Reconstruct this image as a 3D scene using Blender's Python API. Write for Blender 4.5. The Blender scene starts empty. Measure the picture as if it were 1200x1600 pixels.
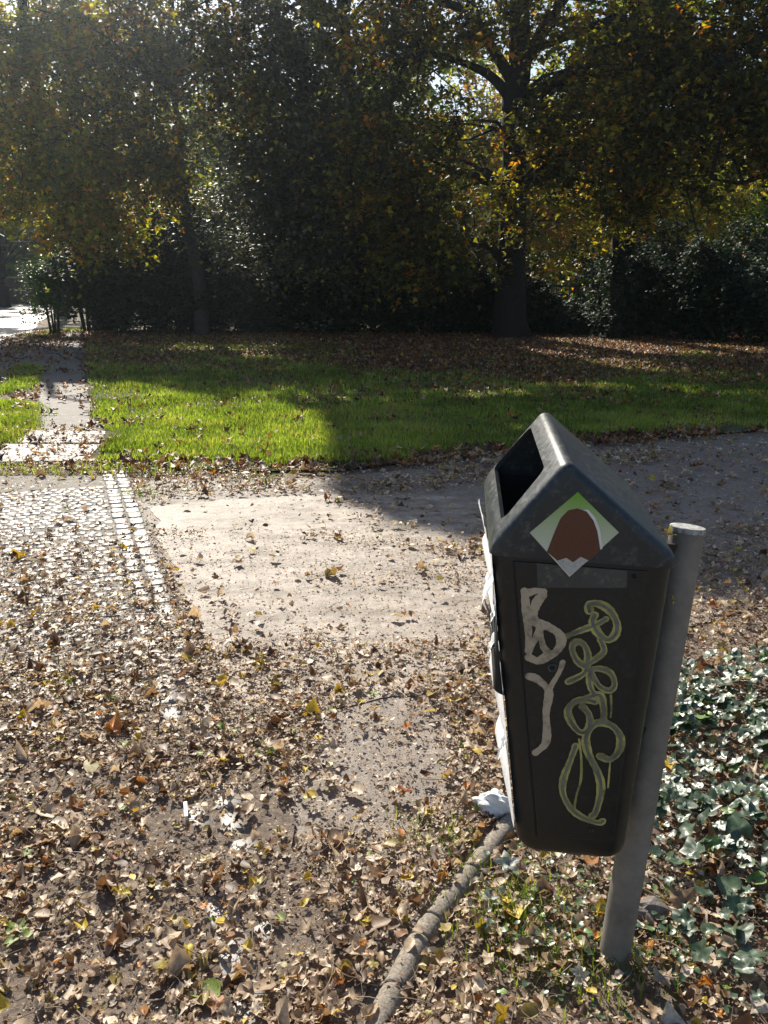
import bpy, bmesh, math, random
import numpy as np
from mathutils import Vector, Matrix
random.seed(7); RNG = np.random.default_rng(11)
R = math.radians
scene = bpy.context.scene
COL = scene.collection

# ------------------------------------------------------------------ camera
PITCH = math.atan(370/1300.0)
cam = bpy.data.objects.new('camera', bpy.data.cameras.new('camera')); COL.objects.link(cam)
cam.location = (0, 0, 1.6); cam.rotation_euler = (R(90)-PITCH, 0, 0)
cam.data.sensor_fit = 'VERTICAL'; cam.data.sensor_height = 36; cam.data.lens = 36*1300/1600.0
cam.data.clip_start = 0.05; cam.data.clip_end = 2000
scene.camera = cam
# ------------------------------------------------------------------ light
SUN_AZ, SUN_EL = R(-20), R(36)          # azimuth from +Y, negative = to the left
S = np.array([math.sin(SUN_AZ)*math.cos(SUN_EL), math.cos(SUN_AZ)*math.cos(SUN_EL), math.sin(SUN_EL)])
w = bpy.data.worlds.new('World'); scene.world = w; w.use_nodes = True
nt = w.node_tree; bg = nt.nodes['Background']
sky = nt.nodes.new('ShaderNodeTexSky'); sky.sky_type = 'NISHITA'; sky.sun_disc = False
sky.sun_elevation = SUN_EL; sky.sun_rotation = SUN_AZ
nt.links.new(sky.outputs[0], bg.inputs[0]); bg.inputs[1].default_value = 0.082
sl = bpy.data.lights.new('sun', 'SUN'); sl.energy = 5.0; sl.angle = R(0.5); sl.color = (1, 0.93, 0.81)
sun = bpy.data.objects.new('sun', sl); COL.objects.link(sun)
sun.rotation_euler = Vector(tuple(S)).to_track_quat('Z', 'Y').to_euler()
scene.view_settings.view_transform = 'Standard'; scene.view_settings.look = 'None'
scene.view_settings.exposure = 0.75; scene.view_settings.gamma = 1
try:
    scene.cycles.max_bounces = 7; scene.cycles.diffuse_bounces = 3
    scene.cycles.transmission_bounces = 5; scene.cycles.glossy_bounces = 3
except Exception: pass

# ------------------------------------------------------------------ helpers
def tag(o, label=None, cat=None, group=None, kind=None):
    if label: o['label'] = label
    if cat: o['category'] = cat
    if group: o['group'] = group
    if kind: o['kind'] = kind
    return o
def empty(name, loc=(0, 0, 0)):
    o = bpy.data.objects.new(name, None); COL.objects.link(o); o.location = loc; o.empty_display_size = .2; return o
def link(name, me, mat=None, parent=None):
    o = bpy.data.objects.new(name, me); COL.objects.link(o)
    if mat: me.materials.append(mat)
    if parent:
        o.parent = parent
        if parent.matrix_basis != Matrix():
            o.matrix_parent_inverse = (parent.matrix_basis).inverted()
    return o
def mesh_np(name, V, Fc, mat=None, parent=None, tint=None, smooth=False):
    """V (n,3), Fc (m,k) uniform faces"""
    V = np.asarray(V, np.float32); Fc = np.asarray(Fc, np.int32)
    me = bpy.data.meshes.new(name); k = Fc.shape[1]
    me.vertices.add(len(V)); me.vertices.foreach_set('co', V.ravel())
    me.loops.add(Fc.size); me.loops.foreach_set('vertex_index', Fc.ravel())
    me.polygons.add(len(Fc)); me.polygons.foreach_set('loop_start', np.arange(0, Fc.size, k, dtype=np.int32))
    me.polygons.foreach_set('loop_total', np.full(len(Fc), k, np.int32))
    if smooth: me.polygons.foreach_set('use_smooth', np.ones(len(Fc), bool))
    me.update(calc_edges=True)
    if tint is not None:
        a = me.attributes.new('tint', 'FLOAT', 'POINT'); a.data.foreach_set('value', np.asarray(tint, np.float32))
    return link(name, me, mat, parent)
def bm_obj(name, bm, mat=None, parent=None, smooth=False):
    me = bpy.data.meshes.new(name); bmesh.ops.recalc_face_normals(bm, faces=bm.faces); bm.to_mesh(me); bm.free()
    if smooth:
        for p in me.polygons: p.use_smooth = True
    return link(name, me, mat, parent)

_tab = RNG.random((64, 64))
def vnoise(x, y, f=1.0, ox=0.0):
    x = np.asarray(x, float)*f+ox+100; y = np.asarray(y, float)*f+ox*1.7+100
    xi = np.floor(x).astype(int); yi = np.floor(y).astype(int); fx = x-xi; fy = y-yi
    fx = fx*fx*(3-2*fx); fy = fy*fy*(3-2*fy)
    g = lambda a, b: _tab[a % 64, b % 64]
    return (g(xi, yi)*(1-fx)+g(xi+1, yi)*fx)*(1-fy)+(g(xi, yi+1)*(1-fx)+g(xi+1, yi+1)*fx)*fy
def inpoly(x, y, poly):
    x = np.asarray(x); y = np.asarray(y); c = np.zeros(x.shape, bool); n = len(poly)
    for i in range(n):
        x1, y1 = poly[i]; x2, y2 = poly[(i+1) % n]
        if y1 == y2: continue
        c ^= ((y1 > y) != (y2 > y)) & (x < (x2-x1)*(y-y1)/(y2-y1)+x1)
    return c

# ------------------------------------------------------------------ materials
def mat_new(name):
    m = bpy.data.materials.new(name); m.use_nodes = True; nt = m.node_tree
    return m, nt, nt.nodes['Principled BSDF'], nt.links.new
def noise(nt, scale, detail=4, rough=.6, coord='Object', dist=0):
    tc = nt.nodes.new('ShaderNodeTexCoord'); n = nt.nodes.new('ShaderNodeTexNoise')
    n.inputs['Scale'].default_value = scale; n.inputs['Detail'].default_value = detail
    n.inputs['Roughness'].default_value = rough; n.inputs['Distortion'].default_value = dist
    nt.links.new(tc.outputs[coord], n.inputs['Vector']); return n
def ramp(nt, src, stops, interp='LINEAR'):
    r = nt.nodes.new('ShaderNodeValToRGB'); r.color_ramp.interpolation = interp
    e = r.color_ramp.elements
    while len(e) < len(stops): e.new(.5)
    for el, (p, c) in zip(e, stops):
        el.position = p; el.color = (c[0], c[1], c[2], 1) if len(c) == 3 else c
    nt.links.new(src, r.inputs[0]); return r
def bump(nt, b, src, strength, dist=.01):
    n = nt.nodes.new('ShaderNodeBump'); n.inputs['Strength'].default_value = strength; n.inputs['Distance'].default_value = dist
    nt.links.new(src, n.inputs['Height']); nt.links.new(n.outputs[0], b.inputs['Normal']); return n
def mix(nt, f, a, b):
    m = nt.nodes.new('ShaderNodeMix'); m.data_type = 'RGBA'
    for s, v in ((0, f), (6, a), (7, b)):
        if hasattr(v, 'links') or hasattr(v, 'is_linked'): nt.links.new(v, m.inputs[s])
        elif s == 0: m.inputs[0].default_value = v
        else: m.inputs[s].default_value = (v[0], v[1], v[2], 1)
    return m.outputs[2]
def noisy(name, c1, c2, scale, rough=.8, bscale=None, bstr=.3, bdist=.01, detail=6, spec=.5, lo=.35, hi=.65, metallic=0):
    m, nt, b, L = mat_new(name)
    n = noise(nt, scale, detail); r = ramp(nt, n.outputs[0], [(lo, c1), (hi, c2)]); L(r.outputs[0], b.inputs['Base Color'])
    b.inputs['Roughness'].default_value = rough; b.inputs['Specular IOR Level'].default_value = spec
    b.inputs['Metallic'].default_value = metallic
    if bscale: bump(nt, b, noise(nt, bscale, 6, .7).outputs[0], bstr, bdist)
    return m
def leafmat(name, stops, trans=.4, rough=.5, spec=.5, tmul=(1.3, 1.3, .8), interp='LINEAR', vein=60):
    m, nt, b, L = mat_new(name)
    a = nt.nodes.new('ShaderNodeAttribute'); a.attribute_name = 'tint'
    r = ramp(nt, a.outputs['Fac'], stops, interp)
    n = noise(nt, vein, 3); sh = ramp(nt, n.outputs[0], [(.3, (.62, .6, .58)), (.7, (1.15, 1.15, 1.15))])
    mm = nt.nodes.new('ShaderNodeMix'); mm.data_type = 'RGBA'; mm.blend_type = 'MULTIPLY'; mm.inputs[0].default_value = 1
    L(r.outputs[0], mm.inputs[6]); L(sh.outputs[0], mm.inputs[7]); L(mm.outputs[2], b.inputs['Base Color'])
    b.inputs['Roughness'].default_value = rough; b.inputs['Specular IOR Level'].default_value = spec
    if trans > 0:
        t = nt.nodes.new('ShaderNodeBsdfTranslucent'); m2 = nt.nodes.new('ShaderNodeMix'); m2.data_type = 'RGBA'; m2.blend_type = 'MULTIPLY'
        m2.inputs[0].default_value = 1; m2.inputs[7].default_value = (*tmul, 1); L(mm.outputs[2], m2.inputs[6]); L(m2.outputs[2], t.inputs[0])
        x = nt.nodes.new('ShaderNodeMixShader'); x.inputs[0].default_value = trans
        L(b.outputs[0], x.inputs[1]); L(t.outputs[0], x.inputs[2]); L(x.outputs[0], nt.nodes['Material Output'].inputs[0])
    return m
LITTER = [(0, (.11, .058, .03)), (.12, (.23, .135, .07)), (.26, (.38, .26, .155)), (.44, (.56, .43, .29)), (.66, (.74, .62, .47)),
          (.86, (.34, .15, .05)), (.885, (.38, .30, .09)), (.93, (.66, .48, .05)), (.97, (.60, .25, .05)), (.985, (.22, .30, .05))]
M_litter = leafmat('dry_leaf_material', LITTER, .28, .50, .4, (1.2, 1.0, .7), 'CONSTANT', 90)
M_autumn = leafmat('fallen_autumn_leaf_material', [(0, (.09, .045, .025)), (.35, (.20, .09, .04)), (.6, (.34, .14, .045)), (.8, (.45, .3, .18)), (.93, (.6, .3, .05))], .2, .55, .4, (1.2, 1, .7), 'CONSTANT', 40)
def treemat(name, stops, t=.52): return leafmat(name, [(p, tuple(min(.6, v*1.55) for v in c)) for p, c in stops], t, .5, .3, (1.6, 1.6, .55), 'LINEAR', 3)
M_tree_dark = treemat('dull_maple_leaf_material', [(0, (.022, .032, .012)), (.4, (.05, .05, .018)), (.7, (.10, .095, .02)), (.87, (.23, .20, .02)), (.97, (.36, .29, .025)), (1, (.34, .14, .02))])
M_tree_yel = treemat('yellowing_leaf_material', [(0, (.035, .055, .015)), (.35, (.075, .10, .02)), (.65, (.16, .165, .022)), (.9, (.33, .29, .025)), (1, (.36, .16, .025))])
M_tree_grey = treemat('grey_green_leaf_material', [(0, (.03, .038, .026)), (.5, (.06, .066, .045)), (.85, (.11, .10, .05)), (1, (.26, .20, .03))], .25)
M_tree_green = treemat('green_leaf_material', [(0, (.03, .065, .012)), (.5, (.075, .13, .02)), (.8, (.20, .22, .03)), (1, (.34, .28, .03))], .5)
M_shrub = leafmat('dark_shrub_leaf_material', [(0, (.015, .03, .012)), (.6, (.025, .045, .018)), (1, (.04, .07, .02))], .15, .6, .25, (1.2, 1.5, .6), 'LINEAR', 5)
M_shrub_l = leafmat('bright_shrub_leaf_material', [(0, (.05, .11, .02)), (1, (.13, .22, .04))], .35, .35, .6, (1.4, 1.5, .6), 'LINEAR', 5)
M_grass = leafmat('grass_blade_material', [(0, (.11, .14, .028)), (.45, (.235, .30, .06)), (.8, (.35, .39, .10)), (1, (.50, .40, .2))], .55, .4, .4, (1.3, 1.5, .4), 'LINEAR', 1.2)
M_ivy = leafmat('ivy_leaf_material', [(0, (.03, .06, .03)), (.7, (.055, .10, .05)), (.9, (.08, .13, .06)), (1, (.16, .28, .05))], .15, .40, .8, (1.2, 1.6, .6), 'LINEAR', 70)
M_bark = noisy('bark_material', (.007, .006, .005), (.022, .018, .014), 9, .95, 14, .9, .04)
M_bark_l = noisy('pale_bark_material', (.022, .018, .014), (.05, .042, .032), 7, .95, 12, .8, .03)
M_twig = noisy('twig_material', (.10, .065, .04), (.34, .26, .18), 6, .8)

def ground_mat():
    m, nt, b, L = mat_new('soil_and_debris_material')
    n1 = noise(nt, .35, 5); n2 = noise(nt, 45, 8, .75)
    a = ramp(nt, n2.outputs[0], [(.3, (.10, .072, .052)), (.52, (.22, .17, .13)), (.72, (.38, .31, .245))])
    g = ramp(nt, n2.outputs[0], [(.3, (.03, .05, .012)), (.7, (.09, .11, .03))])
    f = ramp(nt, n1.outputs[0], [(.45, (0, 0, 0)), (.6, (1, 1, 1))])
    geo = nt.nodes.new('ShaderNodeNewGeometry'); sp = nt.nodes.new('ShaderNodeSeparateXYZ'); L(geo.outputs['Position'], sp.inputs[0])
    mr = nt.nodes.new('ShaderNodeMapRange'); mr.inputs[1].default_value = 22; mr.inputs[2].default_value = 27; L(sp.outputs[1], mr.inputs[0])
    mu = nt.nodes.new('ShaderNodeMath'); mu.operation = 'MULTIPLY'; L(mr.outputs[0], mu.inputs[0]); L(f.outputs[0], mu.inputs[1])
    L(mix(nt, mu.outputs[0], a.outputs[0], g.outputs[0]), b.inputs['Base Color'])
    b.inputs['Roughness'].default_value = .95; bump(nt, b, n2.outputs[0], .8, .02); return m
M_ground = ground_mat()
def asphalt_mat(name, c1, c2, c3, rough=.75):
    m, nt, b, L = mat_new(name)
    n1 = noise(nt, 1.3, 6, .65); n2 = noise(nt, 160, 3, .7); n3 = noise(nt, 22, 6, .7)
    c = ramp(nt, n1.outputs[0], [(.35, c1), (.65, c2)]); s = ramp(nt, n2.outputs[0], [(.42, (0, 0, 0)), (.62, (1, 1, 1))])
    d = ramp(nt, n3.outputs[0], [(.3, (.6, .57, .54)), (.65, (1.1, 1.1, 1.1))])
    mx = mix(nt, s.outputs[0], c.outputs[0], c3)
    mm = nt.nodes.new('ShaderNodeMix'); mm.data_type = 'RGBA'; mm.blend_type = 'MULTIPLY'; mm.inputs[0].default_value = 1
    L(mx, mm.inputs[6]); L(d.outputs[0], mm.inputs[7]); L(mm.outputs[2], b.inputs['Base Color'])
    b.inputs['Roughness'].default_value = rough
    ad = nt.nodes.new('ShaderNodeMath'); ad.operation = 'ADD'; L(n2.outputs[0], ad.inputs[0]); L(n3.outputs[0], ad.inputs[1])
    b1 = bump(nt, b, ad.outputs[0], .55, .006); b0 = nt.nodes.new('ShaderNodeBump'); b0.inputs['Strength'].default_value = .8; b0.inputs['Distance'].default_value = .03; L(noise(nt, 4.5, 5, .55).outputs[0], b0.inputs['Height']); L(b0.outputs[0], b1.inputs['Normal']); return m
M_asph = asphalt_mat('worn_asphalt_material', (.14, .112, .092), (.23, .188, .155), (.32, .268, .222), .7)
M_slab0 = asphalt_mat('pale_concrete_material', (.23, .185, .15), (.34, .285, .235), (.40, .345, .29), .62)
M_foot = asphalt_mat('footpath_asphalt_material', (.085, .072, .062), (.15, .128, .11), (.22, .19, .165), .75)
M_flag = asphalt_mat('flagstone_material', (.15, .135, .12), (.29, .265, .24), (.33, .3, .28), .6)
M_road = asphalt_mat('road_material', (.13, .12, .11), (.22, .2, .18), (.3, .27, .25), .5)
def streaky():
    m = M_slab0; nt = m.node_tree; b = nt.nodes['Principled BSDF']; L = nt.links.new; src = b.inputs['Base Color'].links[0].from_socket
    tc = nt.nodes.new('ShaderNodeTexCoord'); mp = nt.nodes.new('ShaderNodeMapping'); mp.inputs['Scale'].default_value = (1, 2.6, 1); n = nt.nodes.new('ShaderNodeTexNoise'); n.inputs['Scale'].default_value = 2.4; n.inputs['Detail'].default_value = 9; n.inputs['Roughness'].default_value = .68
    L(tc.outputs['Object'], mp.inputs[0]); L(mp.outputs[0], n.inputs['Vector']); r = ramp(nt, n.outputs[0], [(.36, (.50, .43, .36)), (.5, (.95, .93, .9)), (.62, (1.22, 1.2, 1.18))])
    mm = nt.nodes.new('ShaderNodeMix'); mm.data_type = 'RGBA'; mm.blend_type = 'MULTIPLY'; mm.inputs[0].default_value = 1; L(src, mm.inputs[6]); L(r.outputs[0], mm.inputs[7]); L(mm.outputs[2], b.inputs['Base Color']); return m
M_slab = streaky()
M_cobble = leafmat('cobble_stone_material', [(0, (.15, .135, .12)), (.5, (.24, .22, .2)), (1, (.35, .325, .30))], 0, .5, .5, (1, 1, 1), 'LINEAR', 45)
def lawn_mat():
    m, nt, b, L = mat_new('turf_material')
    n1 = noise(nt, .8, 4); n2 = noise(nt, 30, 6, .7)
    c = ramp(nt, n2.outputs[0], [(.3, (.035, .04, .012)), (.7, (.10, .12, .03))]); e = ramp(nt, n2.outputs[0], [(.3, (.05, .03, .018)), (.7, (.14, .08, .045))])
    geo = nt.nodes.new('ShaderNodeNewGeometry'); sp = nt.nodes.new('ShaderNodeSeparateXYZ'); L(geo.outputs['Position'], sp.inputs[0])
    mr = nt.nodes.new('ShaderNodeMapRange'); mr.inputs[1].default_value = 10.5; mr.inputs[2].default_value = 14.5; L(sp.outputs[1], mr.inputs[0])
    ad = nt.nodes.new('ShaderNodeMath'); ad.operation = 'ADD'; ad.use_clamp = True; L(mr.outputs[0], ad.inputs[0])
    f = ramp(nt, n1.outputs[0], [(.5, (0, 0, 0)), (.75, (.6, .6, .6))]); L(f.outputs[0], ad.inputs[1])
    L(mix(nt, ad.outputs[0], c.outputs[0], e.outputs[0]), b.inputs['Base Color']); b.inputs['Roughness'].default_value = .95
    bump(nt, b, n2.outputs[0], .8, .03); return m
M_lawn = lawn_mat()

# ------------------------------------------------------------------ where sunlight must reach the ground
BX = [-40, -4.6, -3.42, -2.0, -.53, -.33, -.2, .62, 1.56, 2, 4, 8, 30]
BY = [12.9, 12.8, 12.04, 10.6, 9.77, 7.9, 5.97, 4.77, 4.04, 3.95, 3.6, 3.0, 3.0]
STRIP1 = [(4.0, 21.7), (4.3, 19.6), (6, 17.2), (8.5, 15.2), (15, 13.5), (15, 18), (8.5, 18.6), (6.2, 20.6)]
STRIP2 = [(2.9, 18.6), (3.3, 18.6), (5.0, 14), (4.2, 14)]
def sun_keep(P):
    """probability-carved mask: True = leaf clump may stay here"""
    gx = P[:, 0]-S[0]*P[:, 2]/S[2]; gy = P[:, 1]-S[1]*P[:, 2]/S[2]
    u = RNG.random(len(P)); k = np.ones(len(P), bool)
    j = (vnoise(gx, gy, 1.7)-.5)*.5
    k &= ~((gy < np.interp(gx, BX, BY)+j) & (gy > -6) & (u < .997))
    k &= ~(inpoly(gx, gy, STRIP1) & (vnoise(gx, gy, .9, 3) > .33) & (u < .93))
    k &= ~(inpoly(gx, gy, STRIP2) & (u < .93))
    k &= ~((gx > 1.2) & (gx < 11) & (gy > 8.3) & (gy < 12.3) & (vnoise(gx*.55, gy*1.6, 1.3, 9) > .64) & (u < .75))
    k &= ~((gx < -7.4) & (gx > -10.5) & (gy > 22.6) & (gy < 28) & (u < .97))
    k &= ~((gx < -7.5) & (gy > 23.5) & (gy < 60) & (vnoise(gx*.4, gy*.4, 1., 5) > .36) & (u < .95))
    return k

# ------------------------------------------------------------------ added volume imitating the bluish flare veil
def added_haze():
    bm = bmesh.new(); bmesh.ops.create_cube(bm, size=1, matrix=Matrix.Translation((0, 0, 9.5)) @ Matrix.Diagonal((330, 330, 21, 1)))
    m = bpy.data.materials.new('added_haze_material'); m.use_nodes = True; nt = m.node_tree; nt.nodes.remove(nt.nodes['Principled BSDF'])
    v = nt.nodes.new('ShaderNodeVolumePrincipled'); v.inputs['Color'].default_value = (.78, .89, 1, 1); v.inputs['Density'].default_value = ADDED_HAZE; v.inputs['Anisotropy'].default_value = .85
    nt.links.new(v.outputs[0], nt.nodes['Material Output'].inputs['Volume']); tag(bm_obj('added_haze', bm, m), kind='stuff')
ADDED_HAZE = .0011
added_haze()
# ------------------------------------------------------------------ ground, roads, paths
def sheet(name, poly, z, mat, kind='structure', step=.12, amp=.0, thick=None):
    pts = []
    n = len(poly)
    for i in range(n):
        a = np.array(poly[i]); b = np.array(poly[(i+1) % n]); L = np.linalg.norm(b-a); m = max(1, int(L/step)) if amp else 1
        nrm = np.array([-(b-a)[1], (b-a)[0]])/max(L, 1e-6)
        for q in range(m):
            p = a+(b-a)*q/m
            if amp and q: p = p+nrm*((vnoise(p[0], p[1], 1.6)-.5)*2*amp+(vnoise(p[0], p[1], 9.)-.5)*amp)
            pts.append(p)
    bm = bmesh.new(); vs = [bm.verts.new((p[0], p[1], z)) for p in pts]; f = bm.faces.new(vs)
    bmesh.ops.recalc_face_normals(bm, faces=[f])
    if f.normal.z < 0: f.normal_flip()
    if thick:
        lo = [bm.verts.new((p[0], p[1], z-thick)) for p in pts]
        for i in range(len(vs)):
            j = (i+1) % len(vs)
            try: bm.faces.new((vs[i], vs[j], lo[j], lo[i]))
            except Exception: pass
    me = bpy.data.meshes.new(name); bm.to_mesh(me); bm.free()
    return tag(link(name, me, mat), kind=kind)
bm = bmesh.new(); bmesh.ops.create_grid(bm, x_segments=8, y_segments=8, size=150)
tag(bm_obj('ground', bm, M_ground), kind='structure')
sheet('road', [(-4.1, 6.9), (-5.9, 11.4), (-6.6, 13.6), (-9.5, 20), (-10.2, 24.5), (-12.5, 31), (-18, 49.3), (-60, 49.3), (-60, 30), (-30, 10), (-12, 3), (-6, 3), (-6, 6.9)], .004, M_road, amp=.06)
ASPH = [(-.35, 0), (-.50, 2.5), (-1.02, 3.87), (-1.55, 5.17), (-1.95, 6.3), (-1.8, 6.62), (-1.07, 6.6), (-.43, 6.6), (.23, 6.95), (.97, 7.5), (2.3, 8.0),
        (4.07, 8.55), (9, 10), (16, 12), (16, 7.0), (7, 4.9), (3.5, 4.2), (2.1, 3.95), (1.4, 3.6), (.85, 2.9), (.45, 2.2), (.2, 1.83), (-.02, 1.45), (-.2, 0)]
sheet('path', ASPH, .008, M_asph, amp=.04)
SLAB = [(-1.70, 5.72), (-1.2, 5.92), (-.6, 6.1), (.1, 6.12), (.9, 6.0), (1.5, 5.4), (1.35, 4.5), (.8, 3.7), (.3, 3.1), (-.2, 2.85), (-.55, 2.9), (-.72, 3.3), (-1.02, 3.95)]
sheet('pavement', SLAB, .0125, M_slab, amp=.07, step=.05, thick=.004)
sheet('footpath', [(-3.62, 8.75), (-3.0, 8.75), (-3.25, 9.3), (-4.3, 12.4), (-4.95, 13.8), (-7.2, 20), (-9.0, 24.5), (-9.9, 24.3), (-8.1, 19.9), (-5.65, 13.6)], .012, M_foot, amp=.04)
LAWN = [(-2.62, 7.25), (-1.91, 6.95), (-1.07, 6.8), (-.43, 6.82), (.23, 7.17), (.97, 7.72), (2.3, 8.19), (4.07, 8.72), (9, 10.2), (16, 12.2), (22, 15), (22, 24), (8.46, 24),
        (-8.3, 24), (-8.0, 22.7), (-7.05, 19.99), (-4.55, 12.77), (-3.25, 9.32), (-2.75, 8.1)]
sheet('lawn', LAWN, .022, M_lawn, amp=.05)
# two worn flagstones beside the lawn
for poly, lab in (([(-3.72, 8.66), (-2.92, 8.62), (-2.78, 7.98), (-3.6, 8.0)], 'far worn flagstone at the start of the narrow footpath by the lawn'),
                  ([(-3.62, 7.93), (-2.74, 7.91), (-2.6, 7.18), (-3.5, 7.12)], 'near bright flagstone between the cobbles and the narrow footpath')):
    o = sheet('flagstone', poly, .03, M_flag, kind=None, amp=.02, thick=.03); tag(o, lab, 'paving slab', 'flagstones on the footpath')

sheet('joint_sand', [(-.36+.3, 1.0), (-.36+.3, 1.4), (-.36, 2.05), (-2.08, 6.62), (-6.0, 6.72), (-6.0, 1.0)], .0175, noisy('joint_sand_material', (.17, .15, .12), (.32, .285, .24), 25, .9, 80, .5, .004), amp=.03)
sheet('leaf_mould', [(.0, .9), (-.05, 1.5), (-.40, 2.45), (-.60, 2.7), (-.78, 2.85), (-1.1, 2.75), (-1.5, 2.95), (-1.9, 2.6), (-2.8, 2.9), (-5, 3.0), (-5, .9)], .0245, M_ground, amp=.12, step=.06)
def cobbles():
    V = []; Fc = []; T = []
    d = np.array([-.354, .935]); nrm = np.array([-.935, -.354])     # along the border, and away from it to the left
    o0 = np.array([-.36, 2.0])
    def stone(c, L, W, h, ang):
        b = len(V); ca, sa = math.cos(ang), math.sin(ang)
        for (k, z) in ((1., 0.0), (.96, h*.8), (.80, h)):
            for a, e in ((-1, -.75), (-.75, -1), (.75, -1), (1, -.75), (1, .75), (.75, 1), (-.75, 1), (-1, .75)):
                x = a*L/2*k*random.uniform(.93, 1.04); y = e*W/2*k*random.uniform(.93, 1.04)
                V.append((c[0]+x*ca-y*sa, c[1]+x*sa+y*ca, z+random.uniform(-.002, .002)))
        V.append((c[0], c[1], h+.001)); tt = random.random(); T.extend([tt]*25)
        for r in (0, 8):
            for i in range(8): j = (i+1) % 8; Fc.append((b+r+i, b+r+j, b+r+8+j, b+r+8+i))
        for i in range(0, 8, 2): Fc.append((b+16+i, b+16+(i+1) % 8, b+16+(i+2) % 8, b+24))
    a0 = math.atan2(d[1], d[0])
    for r in range(2):                                     # border: two rows of larger setts
        t = -.7
        while t < 5.1:
            L = random.uniform(.10, .17); c = o0+d*(t+L/2)+nrm*(.03+r*.1+random.uniform(-.004, .004)); stone(c, L-.008, .098, random.uniform(.021, .026), a0); t += L
    for i in range(int(5.0/.066)):
        t = -.7+i*.072
        for j in range(int(4.6/.068)):
            c = o0+d*(t+.03*math.sin(j*.23)+random.uniform(-.006, .006))+nrm*(.212+j*.068+(.034 if i % 2 else 0)+random.uniform(-.009, .009))
            if random.random() < .05: continue
            if c[1] > 6.75 or c[1] < 1.0: continue
            stone(c, .066, random.uniform(.058, .069), random.uniform(.0195, .0225), a0+random.uniform(-.12, .12)+.1*math.cos(j*.23))
    o = mesh_np('cobbled_pavement', V, Fc, M_cobble, tint=T, smooth=False); tag(o, kind='structure')
cobbles()

# ------------------------------------------------------------------ scattering
def rotmats(yaw, tilt, spin):
    cy, sy, ct, st, cs, ss = np.cos(yaw), np.sin(yaw), np.cos(tilt), np.sin(tilt), np.cos(spin), np.sin(spin)
    z = np.zeros_like(cy); o = np.ones_like(cy)
    A = np.array([[cy, -sy, z], [sy, cy, z], [z, z, o]]); B = np.array([[o, z, z], [z, ct, -st], [z, st, ct]]); Cc = np.array([[cs, -ss, z], [ss, cs, z], [z, z, o]])
    return np.einsum('ijn,jkn,kln->nil', A, B, Cc)
def scatter(name, temps, P, Rm, sc, tint, mat, parent=None, smooth=False):
    P = np.asarray(P); n = len(P); which = RNG.integers(0, len(temps), n); Vs = []; Fs = []; Ts = []; off = 0
    for i, (tv, tf) in enumerate(temps):
        m = which == i
        if not m.any(): continue
        v = np.einsum('nij,kj->nki', Rm[m], tv)*sc[m][:, None, None]+P[m][:, None, :]
        k = len(tv); c = v.shape[0]
        f = tf[None]+(np.arange(c)*k)[:, None, None]+off
        Vs.append(v.reshape(-1, 3)); Fs.append(f.reshape(-1, 3)); Ts.append(np.repeat(tint[m], k)); off += c*k
    return mesh_np(name, np.concatenate(Vs), np.concatenate(Fs), mat, parent, np.concatenate(Ts), smooth)
def lobed(seed, lobes=5, rings=2, N=20, curl=.6, elong=1.0, depth=.45):
    r = np.random.default_rng(seed); V = [(0, 0, 0)]; th = np.linspace(0, 2*math.pi, N, endpoint=False)
    rad = 1-depth*np.abs(np.sin(th*lobes/2))**.8*(.7+.5*r.random(N)); rad[N//2] *= .55
    for q in range(1, rings+1):
        for i in range(N):
            k = q/rings; rr = rad[i]*.5 if q == rings else .5*k*(rad[i]*.5+.35)
            V.append((rr*math.cos(th[i]), rr*math.sin(th[i])*elong, 0))
    V = np.array(V); a, b, c, d = r.normal(0, curl, 4); ph = r.random(4)*6
    V[:, 2] = abs(a)*1.1*V[:, 1]**2+b*V[:, 0]**2+c*.5*V[:, 0]*V[:, 1]+abs(d)*.35*np.abs(V[:, 1])+.05*curl*np.sin(V[:, 0]*14+ph[0])+.05*curl*np.sin(V[:, 1]*15+ph[1])+r.normal(0, .02*curl, len(V))
    V[:, 0] *= 1-.25*min(1, abs(b)); V[:, 2] -= V[:, 2].mean()
    Fc = [(0, 1+i, 1+(i+1) % N) for i in range(N)]
    for q in range(rings-1):
        for i in range(N):
            j = (i+1) % N; a0 = 1+q*N; a1 = a0+N; Fc += [(a0+i, a1+i, a1+j), (a0+i, a1+j, a0+j)]
    return V, np.array(Fc)
def oval(seed, curl=.8, asp=.6):
    r = np.random.default_rng(seed); th = np.linspace(0, 2*math.pi, 8, endpoint=False)
    V = [(0, 0, 0)]+[(.5*math.cos(t)*(1+r.normal(0, .1)), .5*asp*math.sin(t)*(1+r.normal(0, .18)), 0) for t in th]
    V = np.array(V); a, b = r.normal(0, curl, 2); V[:, 2] = abs(a)*1.8*V[:, 1]**2+b*1.2*V[:, 0]**2+r.normal(0, .05, 9)+abs(b)*.4*np.abs(V[:, 1]); V[:, 2] -= V[:, 2].mean()
    return V, np.array([(0, 1+i, 1+(i+1) % 8) for i in range(8)])
T_near = [lobed(i, 5, 2, 14, .85, random.uniform(.65, 1)) for i in range(7)]+[oval(50+i, .85, random.uniform(.4, .75)) for i in range(9)]
T_big = [lobed(100+i, 5, 2, 20, .75, random.uniform(.8, 1)) for i in range(9)]
T_far = [lobed(200+i, 5, 1, 10, .8) for i in range(5)]

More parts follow.
